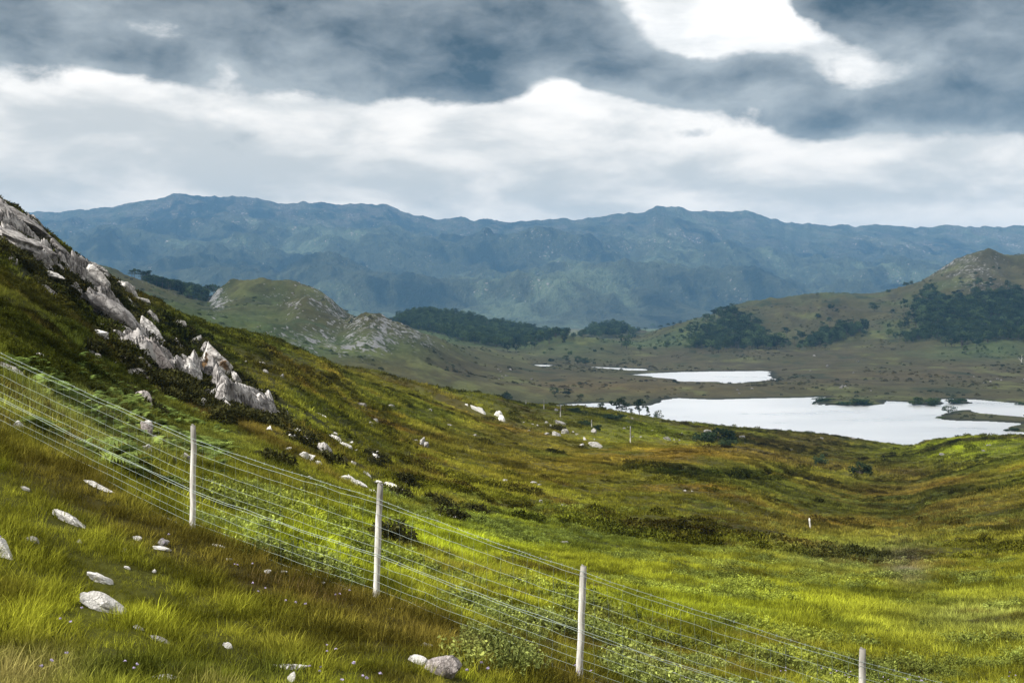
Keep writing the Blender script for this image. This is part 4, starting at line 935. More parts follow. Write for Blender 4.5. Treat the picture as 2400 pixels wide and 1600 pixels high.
def bracken(seed, nf, L):
    r = np.random.RandomState(seed); parts = []
    for i in range(nf):
        a = r.uniform(0, 2 * math.pi); l = L * r.uniform(.7, 1.15)
        t = np.linspace(0, 1, 12); out = l * (0.75 * t ** 1.4); up = l * (0.95 * t - 0.55 * t ** 2.4)
        P = np.stack([np.cos(a) * out, np.sin(a) * out, up], 1)
        sd = np.array([-math.sin(a), math.cos(a), 0])
        V, Q = quadstrip(P[None], np.full((1, 12), .012), sd[None]); parts.append((V, Q, np.zeros(len(V))))
        for k in range(3, 12):
            w = l * .34 * (1 - ((k - 3) / 9.0) ** 1.3) + .03
            for s_ in (-1, 1):
                tip = P[k] + sd * s_ * w + np.array([0, 0, -w * .15]) + (P[k] - P[k - 1]) * .8
                nb = (P[k] - P[k - 1]) * .55
                V = np.array([P[k] - nb, P[k] + nb, tip + nb * .2, tip - nb * .2]); parts.append((V, np.array([[0, 1, 2, 3]]), np.full(4, r.uniform())))
    return join(parts)
def clump(seed, n, rx, rz, size, aspect=.5, up=.6):
    r = np.random.RandomState(seed)
    c = r.normal(size=(n, 3)); c /= np.linalg.norm(c, axis=1, keepdims=True); c *= (r.uniform(.35, 1, n) ** .5)[:, None]
    c[:, 2] = np.abs(c[:, 2]); lob = 1 + .3 * fbm(np.arctan2(c[:, 1], c[:, 0]) * 1.3 + seed, c[:, 2] * 2, seed, 2)
    c = c * np.array([rx, rx, rz]) * lob[:, None]
    return leaves(seed + 3, c, size, aspect, up)

def plant_mat(name, gain=1.0, transl=0.30, tipcol=None):
    m, n, out = new_mat(name)
    ti = attr(n, 'tint', 'INSTANCER').outputs['Color']
    va = attr(n, 'var').outputs['Fac']
    oi = n.node('ShaderNodeObjectInfo').outputs['Random']
    f = n.m('MULTIPLY', n.m('MULTIPLY_ADD', va, 0.7, 0.65), n.m('MULTIPLY_ADD', oi, 0.5, 0.75 * 1.0))
    col = n.vm('SCALE', ti, n.m('MULTIPLY', f, gain))
    if tipcol is not None:
        col = n.mix(n.mr(va, 0.80, 0.9), col, tipcol)
    d1 = n.node('ShaderNodeBsdfDiffuse'); d2 = n.node('ShaderNodeBsdfTranslucent')
    n.L.new(col, d1.inputs[0]); n.L.new(col, d2.inputs[0])
    mx_ = n.node('ShaderNodeMixShader'); mx_.inputs[0].default_value = transl
    n.L.new(d1.outputs[0], mx_.inputs[1]); n.L.new(d2.outputs[0], mx_.inputs[2]); n.L.new(mx_.outputs[0], out.inputs[0])
    return m
M_grass = plant_mat('grass_blades', 1.55, .35)
M_dry = plant_mat('dry_grass_blades', 1.45, .35, (.24, .17, .07))
M_leaf = plant_mat('shrub_leaves', 1.5, .3)
M_heath = plant_mat('heather_twigs', 1.0, .15)
M_flower = plant_mat('flower_heads', 1.0, .2)

def proto(name, vqa, mat, smooth=False):
    V, Q, A = vqa
    me = mesh_from(name, V, Q, smooth); a = me.attributes.new('var', 'FLOAT', 'POINT'); a.data.foreach_set('value', np.asarray(A, np.float32))
    me.materials.append(mat); return me
def scatter(name, protos, P, rot, scl, tint, idx, kind='stuff', label=None):
    """one object: a cloud of points carrying instances of the plant shapes"""
    if len(P) == 0: return None
    pc = bpy.data.collections.new(name + '_shapes')
    for i, me_ in enumerate(protos):
        po = bpy.data.objects.new('shape_%02d' % i, me_); pc.objects.link(po)
    me = bpy.data.meshes.new(name); me.vertices.add(len(P)); me.vertices.foreach_set('co', np.asarray(P, np.float32).ravel())
    for nm, ty, arr, key in (('rot', 'FLOAT_VECTOR', rot, 'vector'), ('scl', 'FLOAT', scl, 'value'), ('pidx', 'INT', idx, 'value')):
        a = me.attributes.new(nm, ty, 'POINT'); a.data.foreach_set(key, np.asarray(arr, np.int32 if ty == 'INT' else np.float32).ravel())
    set_col(me, 'tint', tint)
    o = link(name, me, None, kind=kind, label=label)
    ng = bpy.data.node_groups.new(name + '_scatter', 'GeometryNodeTree')
    ng.interface.new_socket('Geometry', in_out='INPUT', socket_type='NodeSocketGeometry'); ng.interface.new_socket('Geometry', in_out='OUTPUT', socket_type='NodeSocketGeometry')
    gi = ng.nodes.new('NodeGroupInput'); go = ng.nodes.new('NodeGroupOutput')
    ci = ng.nodes.new('GeometryNodeCollectionInfo'); ci.inputs['Collection'].default_value = pc
    ci.inputs['Separate Children'].default_value = True; ci.inputs['Reset Children'].default_value = True
    ip = ng.nodes.new('GeometryNodeInstanceOnPoints')
    ng.links.new(gi.outputs[0], ip.inputs['Points']); ng.links.new(ci.outputs[0], ip.inputs['Instance']); ip.inputs['Pick Instance'].default_value = True
    def na(nm, ty):
        q = ng.nodes.new('GeometryNodeInputNamedAttribute'); q.data_type = ty; q.inputs['Name'].default_value = nm
        return next(s_ for s_ in q.outputs if s_.enabled and s_.name == 'Attribute')
    ng.links.new(na('pidx', 'INT'), ip.inputs['Instance Index'])
    e2r = ng.nodes.new('FunctionNodeEulerToRotation'); ng.links.new(na('rot', 'FLOAT_VECTOR'), e2r.inputs[0]); ng.links.new(e2r.outputs[0], ip.inputs['Rotation'])
    ng.links.new(na('scl', 'FLOAT'), ip.inputs['Scale']); ng.links.new(ip.outputs[0], go.inputs[0])
    md_ = o.modifiers.new('scatter', 'NODES'); md_.node_group = ng
    return o

rng = np.random.RandomState(7)
def spread(d0, d1, per_m2, xlo=-260, xhi=2620):
    area = (xhi - xlo) / F * (d1 * d1 - d0 * d0) / 2
    n = int(area * per_m2); x = rng.uniform(xlo, xhi, n); Y = np.sqrt(rng.uniform(d0 * d0, d1 * d1, n))
    X = (x - CX) / F * Y; Z = near_height(X, Y)
    v = near.visible(X, Y, Z + 0.4, tol=14); v[v] &= clear_of_rocks(X[v], Y[v]) & (crag_height(X[v], Y[v]) < 0.12)
    return X[v], Y[v], Z[v]
RK = [(o.location.x, o.location.y, o.dimensions.x * .5, o.dimensions.y * .5 , o.dimensions.z) for o in COL.objects if o.get('px_size') and 1 < o.location.y < 260]
def clear_of_rocks(X, Y):
    ok = np.ones(len(X), bool)
    for rx_, ry_, a_, b_, h_ in RK:
        front = np.where(Y < ry_, b_ + .14 + 0.4 * min(h_, 1.0) + .013 * max(0, ry_ - 18), b_ * .9)
        ok &= ~((np.abs(X - rx_) < a_ * .95 + .004 * max(0, ry_ - 18)) & (np.abs(Y - ry_) < front))
    return ok
zones = {k: spread(*v) for k, v in dict(A=(6.3, 20.5, 120), B=(20.5, 70, 34), C=(70, 230, 3.6), D=(230, 600, 0.34)).items()}
KINDS_ = {k: [] for k in ('grass', 'dry_grass', 'heather', 'bog_myrtle', 'bracken')}
def cls(zone):
    X, Y, Z = zones[zone]
    T = near_tone(X[:, None], Y[:, None], Z[:, None])[:, 0]
    x = CX + F * X / Y; y = HY - F * Z / Y
    n = len(X); u = rng.uniform(size=n); nB = fbm(X / 6, Y / 9, 900, 3); nS = fbm(X / 1.3, Y / 1.8, 905, 3) * .7 + fbm(X / 5, Y / 7, 906, 3) * .6
    k = np.zeros(n, int)                                  # 0 grass 1 dry 2 heather 3 shrub 4 bracken
    lum = T.sum(1); brown = T[:, 0] / (T[:, 1] + 1e-6)
    k[(brown > 1.25) & (u < .75)] = 1
    darkp = (lum < .125); k[darkp & (u < .75)] = 2
    if zone in 'CD':                                      # heather cushions dotted through the grass
        nH = fbm(X / 3.0, Y / 4.0, 911, 2) + .8 * fbm(X / 22, Y / 34, 912, 3)
        k[(nH > .24) & (u > .3)] = 2
    fy = np.interp(x, [-200, 0, 444, 866, 1336, 1980, 2352], [900, 985, 1222, 1375, 1555, 1750, 1850])
    beyond = y < fy - 4
    shr = beyond & (y > 1130) & (nS > 0.12) & (u < .42)
    shr |= beyond & (bump2(x, y, 1250, 1210, 420, 40) + bump2(x, y, 1800, 1300, 600, 60) > .6) & (nS > 0.05) & (u < .36)
    shr |= (~beyond) & (bump2(x, y, 1150, 1500, 110, 70) > .45) & (u < .2)
    shr |= beyond & (bump2(x, y, 560, 1170, 260, 60) > .4) & (nS > .06) & (u < .34)
    k[shr] = 3
    brk = beyond & (x < 520) & (y > 830) & (y < 1130) & (nB + .7 * nS > 0.05) & (u < .26) & (Y > 19)
    k[brk] = 4
    k[(np.abs(y - ditch_row(x)) < 9) & (x > 1440) & (x < 1850) & (Y > 100) & (Y < 260)] = 2
    hea = beyond & (bump2(x, y, 330, 770, 360, 150) + bump2(x, y, 150, 650, 260, 90) > .45) & (nS > -.02) & (u > .35)
    k[hea & ~brk] = 2
    return X, Y, Z, T, x, y, k, u
D2, OUTP = {}, {}
for zone in 'ABCD':
    X, Y, Z, T, x, y, k, u = cls(zone)
    OUTP[zone] = (X, Y, Z, T, x, y, k)
def emit(name, zone_list, kinds, protos, smin, smax, gain, sink=0.0, tilt=.12, mixc=None, zscale=None, label=None, keep=1.0):
    Ps, Rs, Ss, Ts, Is = [], [], [], [], []
    for z_ in zone_list:
        X, Y, Z, T, x, y, k = OUTP[z_]
        m_ = np.isin(k, kinds) & (rng.uniform(size=len(k)) < keep); n = int(m_.sum())
        if not n: continue
        sc = rng.uniform(smin, smax, n) * (zscale or {}).get(z_, 1.0)
        Ps.append(np.stack([X[m_], Y[m_], Z[m_] - sink * sc], 1)); Ss.append(sc)
        Rs.append(np.stack([rng.normal(size=n) * tilt, rng.normal(size=n) * tilt, rng.uniform(-1.3, 1.3, n) if zone_list == 'A' else rng.uniform(0, 6.28, n)], 1))
        cs_ = {'A': .45, 'B': 1.3, 'C': 4.0, 'D': 9.0}[z_]
        cl_ = fbm(X[m_] / cs_, Y[m_] / (cs_ * 1.4), 950, 3) + .5 * fbm(X[m_] / (cs_ * 4), Y[m_] / (cs_ * 6), 951, 2)
        Ss[-1] = sc * np.clip(1 + 1.5 * cl_, .5, 1.45)            # tussocks stand up, hollows lie low
        t_ = T[m_] * gain * np.clip(1 + 1.9 * fbm(X[m_] / (cs_ * 1.2), Y[m_] / (cs_ * 1.6), 960, 3), .35, 1.9)[:, None]
        if mixc is not None: t_ = t_ * (1 - mixc[1]) + np.array(mixc[0]) * mixc[1]
        Ts.append(np.clip(t_ * rng.uniform(.45, 1.5, (n, 1)), 0.003, 1)); Is.append(rng.randint(0, len(protos), n))
    if Ps: scatter(name, protos, np.concatenate(Ps), np.concatenate(Rs), np.concatenate(Ss), np.concatenate(Ts), np.concatenate(Is), label=label)
gA = [proto('g%d' % i, tuft(10 + i, 36, .13, .11, .0062, .5, 4, .5), M_grass) for i in range(5)]
dA = [proto('d%d' % i, tuft(30 + i, 28, .24, .10, .0055, .22, 4, .4), M_dry) for i in range(4)]
hA = [proto('h%d' % i, join([clump(50 + i, 260, .26, .24, .05, .3, 1.0), tuft(55 + i, 30, .26, .2, .008, .3, 3)]), M_heath) for i in range(3)]
sA = [proto('s%d' % i, shrub(70 + i, 12, .20, .16, .026, 18), M_leaf) for i in range(4)]
bA = [proto('b%d' % i, bracken(90 + i, 5, .44), M_leaf) for i in range(4)]
emit('grass', 'A', [0, 4], gA, .7, 1.25, 1.0, .02)
emit('dry_grass', 'A', [1], dA, .7, 1.2, 1.05, .02)
emit('heather', 'A', [2], hA, .5, .9, .8, .05)
emit('bog_myrtle', 'A', [3], sA, .7, 1.15, 1.1, .02, mixc=((.17, .21, .065), .6))
gB = [proto('gb%d' % i, tuft(110 + i, 36, .21, .22, .013, .5, 3, .5, (.05, .02)), M_grass) for i in range(4)]
dB = [proto('db%d' % i, tuft(130 + i, 30, .30, .20, .011, .3, 3, .4, (.05, .02)), M_dry) for i in range(3)]
sB = [proto('sb%d' % i, shrub(150 + i, 14, .19, .2, .038, 17), M_leaf) for i in range(4)]
emit('grass', 'B', [0], gB, .6, 1.1, 1.0, .03)
emit('dry_grass', 'B', [1], dB, .7, 1.1, 1.0, .03)
emit('heather', 'B', [2], hA, .9, 1.6, .65, .08, tilt=.2)
emit('bog_myrtle', 'B', [3], sB, .7, 1.2, 1.1, .03, mixc=((.125, .16, .045), .45))
emit('bracken', 'B', [4], bA, .6, 1.15, 1.2, .05, tilt=.16, mixc=((.085, .135, .04), .6))
gC = [proto('gc%d' % i, tuft(170 + i, 52, .25, .46, .036, .5, 3, .5, (.04, .02)), M_grass) for i in range(4)]
hC = [proto('hc%d' % i, clump(190 + i, 220, .55, .45, .14, .4, .8), M_heath) for i in range(3)]
sC = [proto('sc%d' % i, clump(210 + i, 260, .55, .38, .09, .5, .6), M_leaf) for i in range(3)]
emit('grass', 'CD', [0, 1], gC, .6, 1.2, 1.0, .05, zscale={'D': 1.9}, tilt=.14)
emit('heather', 'CD', [2], hC, .6, 1.35, .7, .08, zscale={'D': 1.9}, tilt=.14)
emit('bog_myrtle', 'CD', [3, 4], sC, .5, 1.0, 1.05, .08, zscale={'D': 1.5}, tilt=.14, mixc=((.12, .15, .04), .35))
# dark heather packed round the crag rocks
hp = []
for o in list(COL.objects):
    if o.get('category') in ('rock slab', 'rock outcrop', 'rock block', 'rock pinnacle', 'rock ledge', 'boulder') and o.location.y > 34 and o.location.y < 130:
        dmx = max(o.dimensions.x, o.dimensions.z) * .5
        nh = int(min(60, 6 + 8 * dmx * dmx))
        a = rng.uniform(0, 6.28, nh); q = dmx * rng.uniform(.75, 1.35, nh)
        hp.append(np.stack([o.location.x + q * np.cos(a), o.location.y + q * np.sin(a) * .8], 1))
qa = rng.uniform(-200, 690, 60000); qd = np.exp(rng.uniform(math.log(32), math.log(130), 60000)); qX = (qa - CX) / F * qd
qh = crag_height(qX, qd); fr = (qh > -.45) & (qh < .1) & (rng.uniform(size=60000) < .5); hp.append(np.stack([qX[fr], qd[fr]], 1)[:3500])
hp = np.concatenate(hp); hz = near_height(hp[:, 0], hp[:, 1]); nh = len(hp)
scatter('heather', hC, np.concatenate([hp, (hz - .1)[:, None]], 1), np.stack([rng.normal(size=nh) * .2, rng.normal(size=nh) * .2, rng.uniform(0, 6.28, nh)], 1), rng.uniform(.7, 1.5, nh),
        np.array([.030, .030, .010])[None] * rng.uniform(.5, 1.8, (nh, 1)), rng.randint(0, 3, nh))
# scabious heads over the bank
def head(seed):
    V, Q, A = tuft(seed, 3, .42, .05, .005, .2, 3, .2)
    r = np.random.RandomState(seed); tips = V.reshape(3, 3, 2, 3)[:, -1].mean(1)
    return V, Q, A, tips
fl = []
for i in range(3):
    V, Q, A, tips = head(300 + i)
    fl.append(proto('f%d' % i, join([clump(320 + j + 9 * i, 24, .014, .014, .014, .8, .5)[:1] and (lambda c: (c[0] + tips[j], c[1], c[2]))(clump(320 + j + 9 * i, 18, .010, .010, .012, .8, .5)) for j in range(3)]), M_flower))
X, Y, Z, T, x, y, k = OUTP['A']
bank = np.nonzero((y > np.interp(x, [0, 444, 866, 1336], [1200, 1300, 1420, 1580])) & (rng.uniform(size=len(x)) < .004))[0]
nf = len(bank)
scatter('wildflowers', fl, np.stack([X[bank], Y[bank], Z[bank]], 1), np.stack([0 * x[bank], 0 * x[bank], rng.uniform(0, 6.28, nf)], 1), rng.uniform(.7, 1.1, nf), np.array([.46, .40, .56])[None] * rng.uniform(.8, 1.2, (nf, 1)), rng.randint(0, 3, nf))

# heather and rush tussocks over the middle distance
nm = 26000
xm = rng.uniform(-60, 2412, nm); dm = np.sqrt(rng.uniform(620 ** 2, 2500 ** 2, nm)); Xm = (xm - CX) / F * dm; Zm = mid_height(Xm, dm)
vm_ = mid.visible(Xm, dm, Zm + 1.5, tol=4) & (lake_sdf(Xm, dm) > 5)
den = fbm(Xm / 60, dm / 110, 970, 4) + .4 * fbm(Xm / 14, dm / 22, 971, 2)
vm_ &= den > .03
Xm, dm, Zm = Xm[vm_], dm[vm_], Zm[vm_]; nm = len(Xm)
Tm = mid_tone(Xm[:, None], dm[:, None], Zm[:, None])[:, 0]
kk = rng.uniform(size=nm)
Tm = np.where((kk < .35)[:, None], np.array([.022, .032, .014]), Tm * rng.uniform(.6, 1.5, (nm, 1)))
scatter('heather', hC, np.stack([Xm, dm, Zm - .3], 1), np.stack([rng.normal(size=nm) * .1, rng.normal(size=nm) * .1, rng.uniform(0, 6.28, nm)], 1), 1.2 + 3.6 * rng.uniform(0, 1, nm) ** 2.2 * np.where(kk < .35, .8, 1.0), Tm, rng.randint(0, 3, nm))

# ------------------------------------------------------------------ fence
def tube(pts, rad, sides=8, cap=True):
    pts = np.asarray(pts, float); n = len(pts); rad = np.broadcast_to(np.asarray(rad, float), (n,))
    V = []
    for i in range(n):
        tq = pts[min(i + 1, n - 1)] - pts[max(i - 1, 0)]; tq = tq / (np.linalg.norm(tq) + 1e-9)
        ref = np.array([0, 0, 1.0]) if abs(tq[2]) < .9 else np.array([1.0, 0, 0])
        u = np.cross(tq, ref); u /= np.linalg.norm(u); v = np.cross(tq, u)
        for k in range(sides):
            a = 2 * math.pi * k / sides; V.append(pts[i] + rad[i] * (math.cos(a) * u + math.sin(a) * v))
    Q = [(i * sides + k, i * sides + (k + 1) % sides, (i + 1) * sides + (k + 1) % sides, (i + 1) * sides + k) for i in range(n - 1) for k in range(sides)]
    if cap:
        for e in (0, n - 1):
            c = len(V); V.append(pts[e])
            for k in range(0, sides): Q.append((e * sides + k, e * sides + (k + 1) % sides, c, c) if False else (c, e * sides + k, e * sides + (k + 1) % sides, c))
    return np.array(V), Q
class Bag:
    def __init__(s): s.V = []; s.F = []; s.n = 0
    def add(s, VQ):
        V, Q = VQ; s.V.append(np.asarray(V)); s.F += [tuple(dict.fromkeys(int(i) + s.n for i in q)) for q in Q]; s.n += len(V)
    def mesh(s, name, smooth=True):
        me = bpy.data.meshes.new(name); me.from_pydata(np.concatenate(s.V).tolist(), [], s.F); me.update()
        me.polygons.foreach_set('use_smooth', np.full(len(me.polygons), smooth)); return me
m_post, n, out = new_mat('weathered_post')
P = n.node('ShaderNodeNewGeometry').outputs['Position']
Pg = n.vm('MULTIPLY', P, (14.0, 14.0, 1.6))
a = n.noise(Pg, 3.0, 5, .7); b_ = n.noise(n.vm('MULTIPLY', P, (1, 1, .5)), 9.0, 4, .6)
ob = n.node('ShaderNodeTexCoord').outputs['Object']
oz = n.node('ShaderNodeSeparateXYZ'); n.L.new(ob, oz.inputs[0])
col = n.mix(n.mr(a, .32, .68), (.40, .385, .35), (.68, .66, .61))
col = n.mix(n.m('MULTIPLY', n.mr(b_, .58, .68), .7), col, (.24, .225, .20))
col = n.mix(n.m('MULTIPLY', n.mr(oz.outputs[2], .80, 1.20), .8), col, (.15, .14, .125))      # green-black rot at the post heads
n.L.new(bsdf(n, col, .85, .2, bumpn(n, a, .5, .01)).outputs[0], out.inputs[0])
m_wire, n, out = new_mat('galvanised_wire')
bw = bsdf(n, (.38, .45, .42), .5, .5); bw.inputs['Metallic'].default_value = .3; n.L.new(bw.outputs[0], out.inputs[0])
def at(x, y, d_): return np.array([(x - CX) / F * d_, d_, -(y - HY) / F * d_])
# post foot and head as read off the photograph, with the depth given by post thickness
PO = [((-330, 830), 22.5, 1.25), ((-60, 965), 19.3, 1.25), ((443, 1222), 16.5, 1.25), ((864, 1375), 15.5, 1.27), ((1331, 1556), 14.5, 1.15), ((1981, 1775), 13.8, 1.22), ((2700, 1960), 13.6, 1.22), ((3300, 2050), 13.8, 1.2)]
fence = bpy.data.objects.new('wire_fence', None); COL.objects.link(fence)
fence['label'] = 'wire mesh fence on weathered grey posts running down across the hillside'; fence['category'] = 'fence'
base = [at(*p, d_) for p, d_, h in PO]
for b_, (_, _, _h_) in zip(base, PO): pass
fence.location = base[3]
heads = []
for i, ((p, d_, h), b_) in enumerate(zip(PO, base)):
    lean = [(0, 0), (0, 0), (.005, 0), (.032, .01), (.035, .0), (.0, 0), (0, 0), (0, 0)][i]
    rp = np.random.RandomState(i)
    zs = np.linspace(-.45, h, 14)
    pts = np.stack([lean[0] * zs + .003 * rp.normal(size=14), lean[1] * zs, zs], 1)
    r_ = .034 * (1.06 - .06 * zs / h) + .0012 * rp.normal(size=14); r_[-1] *= .93
    bag = Bag(); bag.add(tube(pts, r_, 12))
    for st in (.0,):
        bag.add(tube([(lean[0] * h, 0, h - .002), (lean[0] * h + .006, 0, h + .006)], [.031, .024], 12))
    if i in (6, 7) or i == 0:
        pass
    me = bag.mesh('post'); o = link('post', me, m_post, parent=fence, loc=tuple(b_ - base[3]))
    heads.append((b_, lean, h))
def wire_pts(hgt, wob, seed, per=9, off=(0, 0)):
    rw_ = np.random.RandomState(seed); out_ = []
    for i in range(len(base) - 1):
        (b0, l0, h0), (b1, l1, h1) = heads[i], heads[i + 1]
        a0 = b0 + np.array([l0[0] * hgt, -.038, hgt]); a1 = b1 + np.array([l1[0] * hgt, -.038, hgt])
        for k in range(per):
            t = k / per; sag = -0.018 * math.sin(math.pi * t)
            q = a0 * (1 - t) + a1 * t + np.array([off[0], off[1], sag + (wob * rw_.normal() if 0 < k else 0)]); out_.append(q)
    out_.append(a1); return np.array(out_) - base[3]
HW = [(1.10, .0017, 'strand_wire'), (1.055, .0017, 'strand_wire'), (.50, .0022, 'strand_wire'), (.475, .0019, 'strand_wire')]
for j, (hh, rr, nm) in enumerate(HW):
    bag = Bag(); pts = wire_pts(hh, .006, 40 + j, 10)
    bag.add(tube(pts, rr, 5, False))
    if j == 0:                                            # barbs
        for i in range(0, len(pts) - 1):
            for f_ in np.linspace(0, 1, 3)[:-1]:
                c = pts[i] * (1 - f_) + pts[i + 1] * f_
                bag.add(tube([c + np.array([-.006, 0, -.014]), c + np.array([.006, 0, .014])], .0016, 3, False)); bag.add(tube([c + np.array([.010, 0, -.012]), c + np.array([-.008, 0, .012])], .0016, 3, False))
    link(nm, bag.mesh(nm), m_wire, parent=fence)
NETH = [.94, .80, .68, .575, .39, .29, .20, .115, .03]
for i in range(len(base) - 1):                             # one panel of netting per span
    bag = Bag(); (b0, l0, h0), (b1, l1, h1) = heads[i], heads[i + 1]; rw_ = np.random.RandomState(200 + i)
    for hh in NETH:
        pts = []
        for k in range(13):
            t = k / 12; pts.append((b0 + np.array([l0[0] * hh, -.036, hh])) * (1 - t) + (b1 + np.array([l1[0] * hh, -.036, hh])) * t + np.array([0, 0, -.014 * math.sin(math.pi * t) + (.005 * rw_.normal() if 0 < k < 12 else 0)]))
        bag.add(tube(np.array(pts) - base[3], .0014, 4, False))
    L = np.linalg.norm(b1 - b0); ns = int(L / .15)
    for k in range(1, ns):
        t = k / ns; q0 = b0 * (1 - t) + b1 * t + np.array([0, -.036, -.014 * math.sin(math.pi * t)]) - base[3]; hs = [1.055] + NETH
        bag.add(tube([q0 + np.array([.008 * rw_.normal(), 0, hh]) for hh in hs], .0007, 3, False))
    link('wire_netting', bag.mesh('wire_netting'), m_wire, parent=fence)

# ------------------------------------------------------------------ lone poles and posts further off
def pole(x, y, hpx, wpx, label, lean=0.0, name='fence_post', cat='post', dmin=25, mat=m_post, group=None):
    X, Y = near.hit(x, y, dmin); Z = float(near_height(np.array([X]), np.array([Y]))[0]); k = Y / F; h = hpx * k
    zs = np.linspace(-.3, h, 6); bag = Bag(); bag.add(tube(np.stack([lean * zs, 0 * zs, zs], 1), np.linspace(wpx * k * .55, wpx * k * .42, 6), 8))
    bag.add(tube([(lean * h, 0, h), (lean * h, 0, h + wpx * k * .35)], [wpx * k * .42, wpx * k * .15], 8))
    return link(name, bag.mesh(name), mat, label=label, cat=cat, loc=(X, Y, Z), group=group)
pole(1862, 1216, 25, 4.5, 'pale leaning post standing alone in the brown valley floor', -.12)
pole(1448, 1020, 40, 2.6, 'tallest thin grey pole, in the green hollow below the dark bushes', 0, 'wooden_pole', 'pole')
pole(1359, 985, 20, 2.2, 'short thin pole among dark bushes on the green shoulder', 0, 'wooden_pole', 'pole')
pole(1287, 957, 25, 2.4, 'thin pole on the shoulder just right of the white rocks at the skyline', .03, 'wooden_pole', 'pole')
pole(1249, 939, 20, 2.2, 'thin pole breaking the skyline in front of the narrow water strip', .02, 'wooden_pole', 'pole')
pole(1208, 931, 13, 1.8, 'shortest thin pole on the skyline, beside the round bush', 0, 'wooden_pole', 'pole')

# ------------------------------------------------------------------ trees
def leaf_mat(name, c1, c2):
    m, n, out = new_mat(name)
    va = attr(n, 'var').outputs['Fac']; oi = n.node('ShaderNodeObjectInfo').outputs['Random']
    col = n.mix(va, c1, c2); col = n.vm('SCALE', col, n.m('MULTIPLY_ADD', oi, 1.1, .5))
    d1 = n.node('ShaderNodeBsdfDiffuse'); d2 = n.node('ShaderNodeBsdfTranslucent'); n.L.new(col, d1.inputs[0]); n.L.new(col, d2.inputs[0])
    q = n.node('ShaderNodeMixShader'); q.inputs[0].default_value = .2; n.L.new(d1.outputs[0], q.inputs[1]); n.L.new(d2.outputs[0], q.inputs[2]); n.L.new(q.outputs[0], out.inputs[0]); return m
M_pine = leaf_mat('pine_needles', (.018, .032, .016), (.062, .092, .040))
M_dec = leaf_mat('birch_leaves', (.032, .055, .018), (.095, .130, .045))
M_pale = leaf_mat('willow_leaves', (.05, .08, .03), (.12, .16, .07))
m_bark, n, out = new_mat('bark'); Pb = n.node('ShaderNodeTexCoord').outputs['Object']
n.L.new(bsdf(n, n.mix(n.noise(Pb, 4.0, 4, .7), (.05, .04, .033), (.16, .13, .11)), .95, .1).outputs[0], out.inputs[0])
m_deadw, n, out = new_mat('bleached_wood'); n.L.new(bsdf(n, (.50, .49, .46), .8, .1).outputs[0], out.inputs[0])
def crown_geo(kind, seed, nl, leafsz, dens=34):
    """leaf clumps on unit height; returns verts, quads, var and the clump centres"""
    r = np.random.RandomState(seed); C_ = []
    for i in range(nl):
        if kind == 'pine':                                # flat-topped, open, tiered
            q = math.sqrt(r.uniform(0, 1)) * .44; a = r.uniform(0, 6.28); z = r.choice([.62, .74, .84, .92]) + r.normal() * .025
            q *= 1.0 - .45 * max(0, (z - .6) / .4) ** 2; rx, rz = r.uniform(.12, .20), r.uniform(.035, .07)
        elif kind == 'cone':
            z = r.uniform(.15, .98); q = (1 - z) * .34 * math.sqrt(r.uniform(.2, 1)); a = r.uniform(0, 6.28); rx, rz = .06 + .12 * (1 - z), .06
        elif kind == 'bush':
            q = math.sqrt(r.uniform(0, 1)) * .62; a = r.uniform(0, 6.28); z = r.uniform(.12, .85) * (1 - .5 * q); rx, rz = r.uniform(.16, .28), r.uniform(.13, .22)
        else:                                             # round
            v = r.normal(size=3); v /= np.linalg.norm(v); v *= r.uniform(.3, 1) ** .4; q = math.hypot(v[0], v[1]) * .36; a = math.atan2(v[1], v[0]); z = .60 + v[2] * .33; rx, rz = r.uniform(.11, .19), r.uniform(.09, .14)
        C_.append((q * math.cos(a), q * math.sin(a), z, rx, rz))
    cs = []
    for (x_, y_, z_, rx, rz) in C_:
        p = r.normal(size=(dens, 3)); p /= np.linalg.norm(p, axis=1, keepdims=True); p *= r.uniform(.3, 1, (dens, 1)) ** .5
        cs.append(p * np.array([rx, rx, rz]) + np.array([x_, y_, z_]))
    V, Q, A = leaves(seed + 5, np.concatenate(cs), leafsz, .6, .2)
    return V, Q, A, C_
def trunk_geo(kind, seed, C_):
    r = np.random.RandomState(seed + 3); bag = Bag()
    top = {'pine': .86, 'cone': .95, 'bush': .35, 'round': .7}[kind]
    zs = np.linspace(-.06, top, 7); wob = np.cumsum(r.normal(size=(7, 2)) * .014, 0); P = np.stack([wob[:, 0], wob[:, 1], zs], 1)
    bag.add(tube(P, np.linspace(.030, .008, 7), 6))
    for (x_, y_, z_, rx, rz) in C_[:: (2 if kind != 'cone' else 4)]:
        z0 = max(.12, z_ - .22 * r.uniform(.5, 1.2)); i = int(np.clip(np.searchsorted(zs, z0), 1, 6))
        a0 = P[i]; e = np.array([x_, y_, z_]); mid_ = (a0 + e) * .5 + np.array([0, 0, -.02])
        bag.add(tube([a0, mid_, e], [.011, .008, .003], 5, False))
    return bag
TREE = {}
def tree_parts(kind, v):
    if (kind, v) not in TREE:
        k0 = {'willow': 'round', 'scrub': 'bush'}.get(kind, kind); nl = {'pine': 15, 'cone': 20, 'bush': 16, 'round': 20}[k0]
        V, Q, A, C_ = crown_geo(k0, 1000 + 37 * v + len(kind), nl, .10 if k0 == 'bush' else .075, 90 if k0 == 'bush' else 34)
        cm = proto('crown', (V, Q, A), {'pine': M_pine, 'cone': M_dec, 'bush': M_dec, 'round': M_pine if v % 2 else M_dec, 'willow': M_pale, 'scrub': M_pine}[kind])
        tm = trunk_geo(k0, 2000 + v, C_).mesh('trunk'); tm.materials.append(m_bark); TREE[(kind, v)] = (tm, cm)
    return TREE[(kind, v)]
